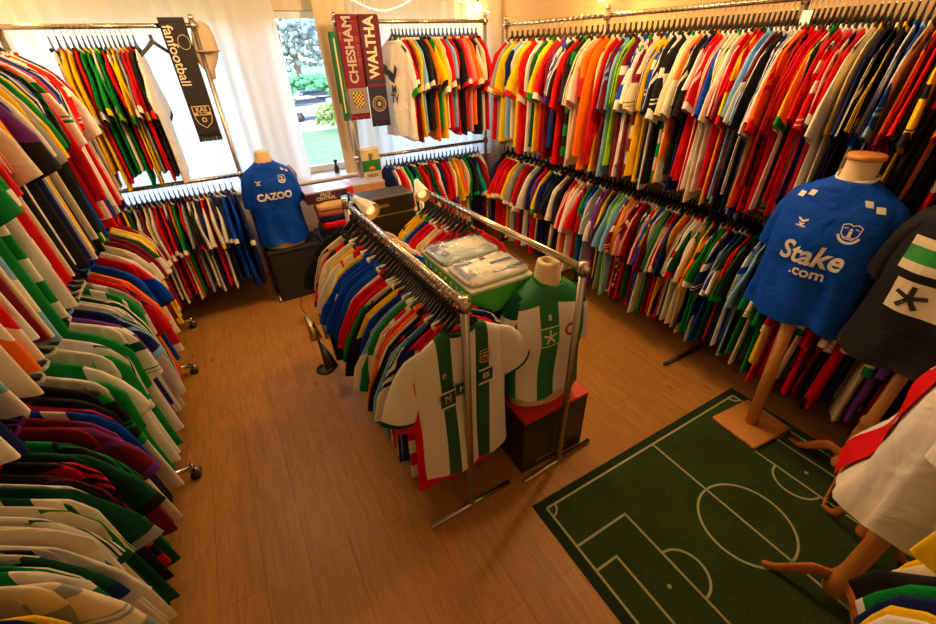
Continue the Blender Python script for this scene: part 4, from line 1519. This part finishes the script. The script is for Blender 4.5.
def cone_lamp(name, mouth, apex, rm, ra, label, shade_m, anchor, lit=True, group=None):
    root = empty(name, anchor)
    tag(root, label, 'lamp', group)
    A = Vector(anchor)
    m_, a_ = Vector(mouth) - A, Vector(apex) - A
    d = (m_ - a_)
    sh = MB().tube([a_, a_ + d * .25, a_ + d * .6, m_], [ra, ra * 1.5, lerp(ra, rm, .62), rm], 24)
    sh.f.pop()
    sh.m.pop()
    o = sh.obj('lamp_shade', shade_m, root)
    MB().tube([a_ + d * .4, a_ + d * .7, m_ + d * .002], [rm * .3, rm * .62, rm * .97], 24, caps=False).obj('reflector', mat('gold reflector', (.62, .42, .16), .35, .7), o)
    MB().tube([m_ - d * .16, m_ - d * .10], [rm * .55, rm * .5], 18).obj('bulb', mat('warm lamp bulb', (.8, .6, .3), .4, emit=((1, .62, .25), 1.2)) if lit else mat('unlit bulb', (.7, .7, .65), .2), root)
    MB().tube([(0, 0, -.02), (0, 0, .03), a_ + (a_ - m_) * .1, a_], .006, 8).obj('clamp', BLACKP, root)
    return root


WS = mat('white enamel', (.75, .75, .72), .3)
GOLDS = mat('brushed brass', (.62, .48, .20), .32, 1.0)
cone_lamp('clamp_lamp', (.655, 2.285, 1.215), (.60, 2.43, 1.27), .055, .016, 'white cone lamp clamped at the far end of the packed middle rail', WS, (.585, 2.50, 1.255))
cone_lamp('clamp_lamp', (1.005, 2.36, 1.225), (1.02, 2.48, 1.29), .052, .016, 'white cone lamp clamped at the far end of the half-empty rail', WS, (1.062, 2.505, 1.255))

fl = empty('floor_lamp', (.215, 2.62, 0))
tag(fl, 'low twin-cone floor lamp with a thin cable beside the packed rail', 'lamp')
MB().tube([(0, 0, .01), (0, 0, .42)], .006, 8).obj('pole', BLACKP, fl)
MB().lathe([(.07, 0), (.07, .008), (.02, .016)], seg=20).obj('base', BLACKP, fl)
MB().tube([(-.03, .12, .42), (-.015, .03, .36), (-.012, -.04, .31)], [.014, .030, .042], 20).obj('lamp_shade', GOLDS, fl)
MB().tube([(.0, -.10, .30), (.012, -.18, .25), (.016, -.27, .20)], [.012, .028, .044], 20).obj('lamp_shade', mat('dark bronze', (.05, .04, .025), .4, .8), fl)
MB().tube([(-.02, .12, .42), (-.04, .16, .47), (-.02, .14, .56), (.06, .08, .62), (.12, .02, .60)], .003, 6).obj('cable', BLACKP, fl)
MB().tube([(0, 0, .40), (-.015, .03, .37)], .006, 6).obj('arm', BLACKP, fl)
MB().tube([(0, 0, .28), (.0, -.10, .30)], .006, 6).obj('arm', BLACKP, fl)

bagm = mat('pale blue paper', (.50, .62, .74), .6)
pb = empty('paper_bag', (.44, 3.30, 0))
tag(pb, 'pale blue paper bag standing behind the packed middle rail', 'bag')
MB().loft([[(-.07, -.05, 0), (.07, -.05, 0), (.07, .05, 0), (-.07, .05, 0)], [(-.072, -.05, .20), (.072, -.05, .20), (.07, .05, .20), (-.07, .05, .20)], [(-.078, -.03, .44), (.078, -.03, .44), (.07, .03, .44), (-.07, .03, .44)]], cap1=False).obj('bag_body', bagm, pb, smooth=False)
MB().tube([(-.03, -.035, .40), (-.03, -.04, .50), (.03, -.04, .50), (.03, -.035, .40)], .003, 6).obj('handle', bagm, pb)

# ================================================================== table of odds and ends under the window
tbm = mat('dark stained table', (.03, .022, .018), .5)
td = empty('side_table', (.94, 3.90, 0))
tag(td, 'dark low table under the window, stacked with folded clothes and boxes', 'table')
MB().box((-.37, -.22, .50), (.42, .24, .53), bev=.004).obj('table_top', tbm, td, smooth=False)
for x, y in ((-.34, -.19), (.39, -.19), (-.34, .21), (.39, .21)):
    MB().box((x - .02, y - .02, 0), (x + .02, y + .02, .50)).obj('leg', tbm, td, smooth=False)
PC = [('B', .05, 'navy-blue'), ]
cl_items = [
    ('folded_shirt', .74, 3.86, .531, .30, .26, .055, cloth('N'), 'navy folded shirt at the bottom of the pile under the boxed games'),
    ('folded_shirt', .74, 3.86, .588, .30, .26, .055, cloth('K'), 'black folded shirt second from the bottom of the window table pile'),
    ('folded_shirt', .755, 3.86, .645, .30, .27, .055, cloth('R'), 'red folded shirt in the middle of the window table pile'),
    ('folded_shirt', .74, 3.86, .702, .29, .26, .05, cloth('N'), 'dark blue folded shirt right under the rusty orange one'),
    ('folded_shirt', .74, 3.86, .754, .30, .26, .05, mat('rust orange cloth', (.40, .09, .03), .8), 'rusty orange folded cloth near the top of the window table pile'),
    ('folded_shirt', .76, 3.86, .806, .34, .27, .05, mat('tan cloth', (.55, .36, .17), .85), 'tan folded cloth on top of the window table pile'),
]
for nm, x, y, z, w, d, h, m, lb in cl_items:
    folded(nm, (x, y, z), random.uniform(-.08, .08), w, d, h, m, lb, 'folded clothes', 'folded clothes on the window table')
cap = empty('felt_hat', (.99, 3.74, .531))
tag(cap, 'grey felt hat lying beside the pile on the window table', 'hat')
gm = mat('grey felt', (.20, .21, .24), .9)
MB().lathe([(.10, 0), (.105, .03), (.09, .075), (.05, .10), (.01, .105)], seg=22).obj('crown', gm, cap)
MB().loft([[(.10 * math.cos(a) * k, -.04 - .13 * k * abs(math.sin(a)), .004 * j) for a in [PI * i / 10 for i in range(11)]] for j, k in ((0, 1), (2, 1))]).obj('brim', gm, cap)

pz = empty('boxed_game', (.715, 3.93, .862))
tag(pz, 'dark box lettered PRICE CENTRAL on top of the clothes pile', 'box')
MB().box((-.19, -.12, 0), (.17, .14, .085)).obj('carton', mat('dark purple carton', (.05, .012, .04), .4, vary=.6, bscale=10), pz, smooth=False)
MB().box((-.192, -.122, .086), (.172, .142, .100)).obj('lid', mat('pale lilac lid', (.46, .46, .62), .35), pz, smooth=False)
flat_text('lettering', 'PRICE', .036, CREAMT, pz, lambda u, v, d: (-.02 + u, -.1205 - d, .066 + v), bold=.001)
flat_text('lettering', 'CENTRAL', .040, CREAMT, pz, lambda u, v, d: (-.02 + u, -.1205 - d, .034 + v), bold=.001)
rb = empty('boxed_game', (1.07, 3.98, .862), .03)
tag(rb, 'orange-pink box with a red end beside the PRICE CENTRAL box', 'box')
MB().box((-.17, -.13, 0), (.19, .14, .085)).obj('carton', mat('salmon printed carton', (.60, .26, .14), .4, vary=.3, bscale=20), rb, smooth=False)
MB().box((-.174, -.134, -.002), (-.12, .142, .09)).obj('end_panel', mat('red carton lid', (.62, .02, .012), .35), rb, smooth=False)
MB().box((-.12, -.132, .078), (.192, .142, .092)).obj('lid', mat('pale lilac lid', (.46, .46, .62), .35), rb, smooth=False)
gt = empty('storage_crate', (1.11, 3.93, .531))
tag(gt, 'green crate patterned with leaves under the orange-pink box', 'box')
GR = mat('leafy green print', (.03, .16, .03), .8, vary=.8, bscale=26)
MB().box((-.13, -.17, 0), (.20, .18, .32)).obj('crate_body', GR, gt, smooth=False)
MB().box((-.134, -.174, .295), (.204, .184, .328)).obj('rim', GR, gt, smooth=False)

sb = empty('spray_bottle', (.985, 4.50, WZ0))
tag(sb, 'small dark bottle standing on the white window board', 'bottle')
MB().lathe([(.022, 0), (.026, .008), (.024, .06), (.012, .085), (.011, .10)], seg=16).obj('bottle_body', mat('dark blue plastic', (.02, .03, .10), .3), sb)
MB().box((-.016, -.02, .10), (.016, .016, .135), bev=.004).obj('spray_head', BLACKP, sb, smooth=False)
tw = empty('ornament', (.52, 4.42, WZ0))
tag(tw, 'brown cloth bundle on the window board beside the blue torso', 'ornament')
mb = MB()
mb.lathe([(.02, 0), (.055, .02), (.06, .07), (.035, .13), (.01, .16)], seg=18).obj('bundle', mat('brown fur', (.32, .22, .13), .95, bump=.8, bscale=60), tw)
MB().lathe([(.037, .10), (.041, .108), (.037, .116)], seg=16).obj('band', mat('tan cloth', (.55, .36, .17), .85), tw)


# ================================================================== scarves
def scarf(name, x0, x1, y, ztop, zbot, m, label, thick=.006, fringe=True, fm=None, back=None):
    root = empty(name, ((x0 + x1) / 2, y, ztop))
    tag(root, label, 'scarf', None)
    hw, ln = (x1 - x0) / 2, ztop - zbot
    rows = []
    for i in range(25):
        z = -ln * i / 24
        row_f, row_b = [], []
        for j in range(13):
            x = lerp(-hw, hw, j / 12)
            yy = .004 * math.sin(j * .8 + i * .3)
            row_f.append((x, yy - thick / 2, z))
            row_b.append((x, yy + thick / 2, z))
        rows.append(row_f + row_b[::-1])
    MB().loft(rows).obj('knitted_band', m, root)
    # the part that goes over the bar and down behind
    rb_ = []
    for k in range(9):
        a = PI * k / 8
        rb_.append([(x, .026 - .026 * math.cos(a) + s * math.cos(a), .026 * math.sin(a) + abs(s) * 0 - .002 + s * math.sin(a)) for s in (-.003, .003) for x in ((-hw, 0, hw) if s < 0 else (hw, 0, -hw))])
    for z in (-.1, -.3, -.5):
        rb_.append([(x, .052 - s, z) for s in (-.003, .003) for x in ((-hw, 0, hw) if s < 0 else (hw, 0, -hw))])
    MB().loft(rb_).obj('back_fold', back or m, root)
    if fringe:
        fb = MB()
        n = int(hw * 2 / .008)
        for k in range(n):
            x = lerp(-hw + .003, hw - .003, k / (n - 1))
            fb.tube([(x, 0, -ln + .004), (x + random.uniform(-.002, .002), random.uniform(-.003, .003), -ln - .035)], .0046, 5)
        fb.obj('fringe', fm or m, root)
    return root


def sc_place(cx, cz, rot=0.0):
    c_, s_ = math.cos(rot), math.sin(rot)
    return lambda u, v, d: (cx + u * c_ - v * s_, -.0085 - d, cz + u * s_ + v * c_)


K_ = lambda n, c: mat(n, c, .95, bump=.4, bscale=180)
s1 = scarf('knitted_scarf', -.115, .045, 4.043, 2.196, 1.46, K_('black knit', (.022, .020, .022)), 'black scarf reading fanfootball with a gold KAS crest, over the left rail end')
GT = mat('cream knit lettering', (.66, .62, .50), .9)
flat_text('lettering', 'fanfootball', .088, GT, s1, sc_place(-.040, -.205, -PI / 2), bold=.001)
cr_ = mat('gold knit', (.62, .50, .30), .9)
shape_on('crest', outline(shield(.058, .075), .006) + rect_grid(-.056, .012, .056, .034, 4, 1), cr_, s1, sc_place(.0, -.60))
flat_text('lettering', 'KAS', .042, cr_, s1, sc_place(0, -.548), bold=.001)
flat_text('lettering', 'EUPEN', .020, MATS['black knit'], s1, (lambda u, v, d, P=sc_place(0, -.577): P(u, v, d + .001)), bold=.001)
shape_on('crest_lion', ring_polys(0, 0, .010, .018, n=10), cr_, s1, sc_place(0, -.618))
shape_on('crown_outline', ring_polys(0, 0, .035, .038, n=18, asp=1.2), cr_, s1, sc_place(.035, -.12))
bs = empty('draped_cloth', (.12, 4.055, 2.0))
tag(bs, 'beige cloth draped over the rail end behind the black scarf', 'cloth')
mb = MB()
rings = []
for i, (z, w) in enumerate(((.20, .035), (.17, .06), (.10, .075), (.02, .085), (-.03, .075), (-.10, .035), (-.16, .015))):
    rings.append([(w * math.cos(a) + .012 * math.sin(i), .045 + .034 * math.sin(a), z) for a in [2 * PI * k / 14 for k in range(14)]])
mb.loft(rings).obj('cloth_fold', mat('beige cloth', (.50, .40, .29), .9, bump=.3, bscale=40), bs)
MB().lathe([(.082, -.005), (.086, 0), (.082, .006)], (0.01, .045, .02), seg=16).obj('hem', mat('beige hem', (.42, .33, .23), .9), bs)

s2 = scarf('knitted_scarf', 1.10, 1.275, 4.040, 2.215, 1.50, K_('claret knit', (.17, .012, .028)), 'claret scarf lettered CHESHAM with a checkered crest, on the right rail end', fm=K_('crimson knit', (.26, .01, .04)))
gyt = mat('silver knit lettering', (.45, .40, .38), .9)
flat_text('lettering', 'CHESHAM', .105, gyt, s2, sc_place(-.005, -.225, PI / 2), bold=.003)
flat_text('lettering', 'THE', .035, mat('rose knit lettering', (.45, .12, .12), .9), s2, sc_place(-.072, -.12, PI / 2))
flat_text('lettering', 'THE PRIDE OF', .034, MATS['rose knit lettering'], s2, sc_place(.058, -.23, PI / 2))
shape_on('grey_panel', rect_grid(-.087, -.20, .087, .0, 4, 5), mat('grey knit', (.22, .20, .21), .95), s2, sc_place(0, -.50))
q1, q2 = [], []
for i in range(6):
    for j in range(8):
        c = (-.045 + i * .015, -.052 + j * .015)
        if abs(c[0] + .0075) > .03 and c[1] < -.03:
            continue
        (q1 if (i + j) % 2 else q2).append([c, (c[0] + .015, c[1]), (c[0] + .015, c[1] + .015), (c[0], c[1] + .015)])
P3 = lambda u, v, d, P=sc_place(.0, -.60): P(u, v, d + .0015)
shape_on('crest', q1, mat('yellow knit', (.65, .50, .08), .9), s2, P3)
shape_on('crest', q2, MATS['black knit'], s2, P3)
s3 = scarf('knitted_scarf', 1.285, 1.455, 4.036, 2.215, 1.43, K_('dark claret knit', (.10, .014, .03)), 'scarf lettered WALTHA with a round crest on navy, right of the claret one', fm=K_('navy knit', (.02, .02, .06)))
ctm = mat('cream knit lettering', (.66, .62, .50), .9)
flat_text('lettering', 'WALTHA', .120, ctm, s3, sc_place(-.004, -.212, PI / 2), bold=.004, squash=.88)
shape_on('navy_panel', rect_grid(-.084, -.33, .084, .0, 4, 6), mat('navy knit flat', (.022, .022, .055), .95), s3, sc_place(0, -.445))
shape_on('stripe', rect_grid(-.084, -.010, .084, .010, 4, 1), MATS['claret knit'], s3, (lambda u, v, d, P=sc_place(0, -.485): P(u, v, d + .0012)))
P4 = lambda u, v, d, P=sc_place(.0, -.635): P(u, v, d + .0015)
shape_on('crest', ring_polys(0, 0, .055, .064, n=24) + ring_polys(0, 0, .040, .045, n=20) + ring_polys(0, 0, 0, .020, n=10), mat('tan knit', (.42, .33, .20), .9), s3, P4)
s4 = scarf('knitted_scarf', 1.125, 1.305, 4.036, 1.19, .80, K_('cream knit', (.62, .54, .36)), 'cream and green scarf with an orange emblem, on the lower rail end', fringe=True)
shape_on('green_band', rect_grid(-.09, -.05, .09, .05, 4, 2), K_('bright green knit', (.01, .17, .03)), s4, sc_place(0, -.13))
shape_on('emblem', ring_polys(0, 0, 0, .032, 0, PI, 10), K_('orange knit', (.70, .16, .03)), s4, (lambda u, v, d, P=sc_place(0, -.165): P(u, v, d + .001)))
flat_text('lettering', 'die', .055, DKT, s4, sc_place(.0, -.05, -PI / 2), bold=.001)
flat_text('lettering', 'YEOV', .042, DKT, s4, sc_place(0, -.225), bold=.001)
shape_on('grass_band', rect_grid(-.09, -.05, .09, .05, 4, 2), K_('mossy knit', (.16, .22, .06)), s4, sc_place(0, -.335))
s5 = scarf('knitted_scarf', 1.035, 1.085, 4.05, 2.10, 1.50, K_('green knit', (.02, .16, .05)), 'narrow green and cream scarf hanging left of the claret one')
shape_on('cream_stripe', rect_grid(-.006, -.55, .006, 0, 1, 8), GT, s5, sc_place(0, -.02))

# empty hanger on the left window rail
hz = build_hanger((-.19, 4.07, 2.175 - DROP), PI / 2 - 1.15, 'empty black hanger near the black scarf on the upper left rail', None)
tg = empty('paper_tag', (2.62, 1.31, 2.02))
tag(tg, 'white and green paper tag hanging from the upper right-hand rail', 'tag')
MB().box((-.002, -.022, -.05), (.002, .022, .075)).obj('card', WHITET, tg, smooth=False)
MB().box((-.0025, -.023, -.052), (.0025, -.014, .02)).obj('green_edge', GREENT, tg, smooth=False)
MB().tube([(0, 0, .07), (0, 0, .12), (.02, 0, .15)], .0012, 5).obj('string', WHITET, tg)

# bulbs above the rails, one added out of view, fill lamps, fairy lights
BULB = mat('glowing warm bulb', (1, .8, .5), .3, emit=((1, .66, .28), 22))


def bulb(loc, label, r=.03, stem=.12):
    e = empty('hanging_bulb', loc)
    tag(e, label, 'lamp', None)
    MB().lathe([(.004, -r), (r * .7, -r * .75), (r, 0), (r * .75, r * .7), (r * .4, r * 1.2)], seg=18).obj('glass_bulb', BULB, e)
    MB().lathe([(.014, r * 1.15), (.014, r * 1.15 + .04), (.003, r * 1.15 + .05)], seg=12).obj('socket', BLACKP, e)
    MB().tube([(0, 0, r * 1.15 + .045), (0, 0, CEIL_Z - loc[2])], .003, 6).obj('cord', BLACKP, e)


bulb((2.60, 4.33, 2.305), 'glowing bare bulb hanging above the corner end of the window rails', .038)
bulb((-1.0, 4.15, 2.44), 'added unseen bulb warming the curtain in the window corner above the left rails', .035)  # unseen bulb, put in to warm the upper left curtain
bulb((2.80, 2.86, 2.30), 'glowing bare bulb above the middle of the right-hand rail', .050)
for i, (p_, w) in enumerate(FILL_LAMPS):  # plates and stems dressing the added fill lights, out of view
    e = empty('fill_lamp', (p_[0], p_[1], CEIL_Z))
    tag(e, ['unseen fill lamp added over the packed middle rail', 'unseen fill lamp added over the pitch rug', 'unseen fill lamp added near the window, over the right aisle', 'unseen fill lamp added over the near end of the room', 'unseen fill lamp added near the window, over the left aisle'][i], 'lamp')
    MB().lathe([(.09, 0), (.09, -.02), (.02, -.03)], seg=20).obj('ceiling_plate', WHITEP, e)
    MB().tube([(0, 0, -.03), (0, 0, -.12)], .006, 8).obj('stem', WHITEP, e)
fs = empty('fairy_lights', (1.62, 4.34, 2.36))
tag(fs, 'string of tiny warm fairy lights swagged along the top of the curtain', 'string lights')
pts = [(-.27 + .54 * k / 24, 0, -.075 * math.sin(PI * k / 24)) for k in range(25)]
MB().tube(pts, .002, 5).obj('wire', WHITEP, fs)
for k in range(25):
    MB().lathe([(.001, -.005), (.005, 0), (.001, .005)], pts[k], 8).obj('light', BULB, fs)
fs2 = empty('fairy_lights', (2.15, 4.02, 2.40))
tag(fs2, 'warm light string sloping down to the corner of the window rails', 'string lights')
a_, b_ = Vector((-.25, 0, .03)), Vector((.38, 0, -.14))
MB().tube([a_, (a_ + b_) / 2 + Vector((0, 0, -.01)), b_], .003, 5).obj('wire', WHITEP, fs2)
for k in range(18):
    MB().lathe([(.001, -.006), (.006, 0), (.001, .006)], tuple(a_.lerp(b_, k / 17) + Vector((0, 0, -.005))), 8).obj('light', BULB, fs2)


# ================================================================== near right corner: shirts on the corner rail
NR = [('G', 'T', 'green shirt with teal sleeve ends, first on the near corner rail', .98 + .26, .55), ('S', 'B', 'mid-blue shirt second on the near corner rail, its sleeve poking out', 1.19, .50), ('Y', 'K', 'yellow and black shirt third on the near corner rail', 1.145, .52),
      ('C', 'W', 'cream shirt fourth on the near corner rail', 1.10, .5), ('K', 'K', 'black shirt in the middle of the near corner rail', 1.055, .52), ('G', 'W', 'green shirt with white trim on the near corner rail', 1.01, .5),
      ('N', 'B', 'navy shirt among others on the near corner rail', .97, .5), ('Y', 'W', 'yellow shirt with white trim on the near corner rail', .93, .5), ('W', 'N', 'white shirt with navy trim, nearest on the corner rail', .89, .5)]
for i, (a, b, lb, x, yaw) in enumerate(NR):
    s = Shirt()
    s.main, s.trim, s.sleeve, s.pat, s.spat, s.long, s.v = a, b, a, 0, 0, False, i % NV
    s.loc = (x, -.34, 1.20 - DROP)
    s.yaw = PI / 2 - .35
    s.sx, s.sy, s.sz, s.tilt, s.drop, s.far, s.key = 1.08, .85, 1.0, 0, 0, 1, 'nr'
    s.label = lb
    s.phrase = 'near corner rail'
    GROUP['nr'] = 'shirts on the near corner rail'
    build_shirt(s)
    build_hanger(s.loc, s.yaw, ('hanger holding the ' + lb)[:999], 'hangers on the near corner rail')
s = Shirt()
s.main, s.trim, s.sleeve, s.pat, s.spat, s.long, s.v = 'Y', 'O', 'Y', 0, 0, False, 3
s.loc = (.985, -.345, 2.02 - DROP); s.yaw = PI / 2; s.sx, s.sy, s.sz, s.tilt, s.drop, s.far, s.key = 1.25, 1, 1.07, 0, 0, 1, 'nu'
s.label = 'plain amber yellow shirt hanging above the near corner rail of shirts'
build_shirt(s)
build_hanger(s.loc, s.yaw, 'black hanger holding the plain amber yellow shirt at the near corner', None)


# ================================================================== outside the window
lawn = mat('outdoor grass', (.12, .22, .09), .95, vary=.3, bscale=1.0)
road = mat('outdoor asphalt', (.26, .27, .29), .9)
GZ = -2.2
struct(MB().box((-60, YB + .6, GZ - .2), (120, 29, GZ)).obj('ground', lawn, smooth=False))
struct(MB().box((-60, 29, GZ - .2), (120, 52, GZ + .01)).obj('street', road, smooth=False))
struct(MB().box((-60, 52, GZ - .2), (160, 200, GZ)).obj('far_lawn', lawn, smooth=False))


def car(x, y, rz, body, label):
    e = empty('car', (x, y, GZ), rz)
    tag(e, label, 'car')
    prof = [(-2.1, .35), (-2.15, .6), (-2.05, .85), (-1.3, .95), (1.1, .95), (1.95, .78), (2.1, .6), (2.05, .35)]
    pr2 = [(-1.65, .93), (-1.2, 1.40), (.25, 1.42), (1.15, .94)]
    b = MB()
    ys = ((-.82, .97), (-.88, 1), (.88, 1), (.82, .97))
    b.loft([[(px * k, yy, pz) for px, pz in prof] for yy, k in ys])
    b.obj('body', mat(f'car paint {label}', body, .25), e)
    g = MB().loft([[(px * k, yy, pz) for px, pz in pr2] for yy, k in ((-.72, .96), (-.76, 1), (.76, 1), (.72, .96))])
    g.obj('cabin', mat('car glass', (.03, .04, .05), .1), e)
    MB().box((-1.15, -.66, 1.40), (.22, .66, 1.46), bev=.02).obj('roof', mat(f'car paint {label}', body, .25), e, smooth=False)
    for px in (-1.3, 1.3):
        for sy in (-.85, .85):
            MB().tube([(px, sy - .1, .32), (px, sy + .1, .32)], .32, 16).obj('wheel', RUBBER, e)


car(8.3, 40.5, .15, (.015, .04, .10), 'dark blue car parked across the street outside the window')
car(6.6, 34.6, .2, (.78, .80, .82), 'white car nearest the lawn outside the window')
car(11.0, 39.0, .2, (.70, .72, .74), 'silver car right of the dark blue car outside')


def tree(x, y, h, w, label, col, name='tree', trunk=True):
    e = empty(name, (x, y, GZ))
    tag(e, label, name, None)
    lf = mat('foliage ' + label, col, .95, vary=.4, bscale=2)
    rnd = random.Random(int(x * 10 + y))
    mb = MB()
    for k in range(210):
        u1, u2 = rnd.uniform(0, 2 * PI), math.sqrt(rnd.random())
        c = Vector((w * .85 * u2 * math.cos(u1), w * .7 * u2 * math.sin(u1), h * rnd.uniform(.35, 1.0) * (1 - .25 * u2)))
        r0 = w * rnd.uniform(.035, .095)
        rings = []
        for i in range(1, 8):
            t = PI * i / 8
            rings.append([c + Vector((math.sin(t) * math.cos(a), math.sin(t) * math.sin(a), math.cos(t))) * r0 * (1 + .28 * noise.noise(Vector((a * 2, t * 4, k)))) for a in [2 * PI * j / 12 for j in range(12)]])
        mb.loft(rings)
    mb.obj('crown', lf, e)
    if trunk:
        MB().tube([(0, 0, 0), (.1, 0, h * .6)], [w * .08, w * .05], 8).obj('trunk', mat('bark', (.10, .07, .05), .9), e)


tree(6.3, 27.5, 1.7, 1.15, 'round yellow-green bush on the lawn outside the window', (.11, .18, .04), 'bush', False)
tree(10.5, 58, 9, 4.2, 'large blue-green tree across the street, left of the window view', (.11, .16, .16))  # tree crowns tinted blue-grey, paler with distance, as painted haze
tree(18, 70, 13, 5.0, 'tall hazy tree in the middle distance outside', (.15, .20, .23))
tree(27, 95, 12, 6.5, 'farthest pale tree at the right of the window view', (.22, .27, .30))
tree(9.5, 48, 2.4, 3.2, 'low dark green hedge behind the parked cars', (.05, .20, .09), 'hedge', False)
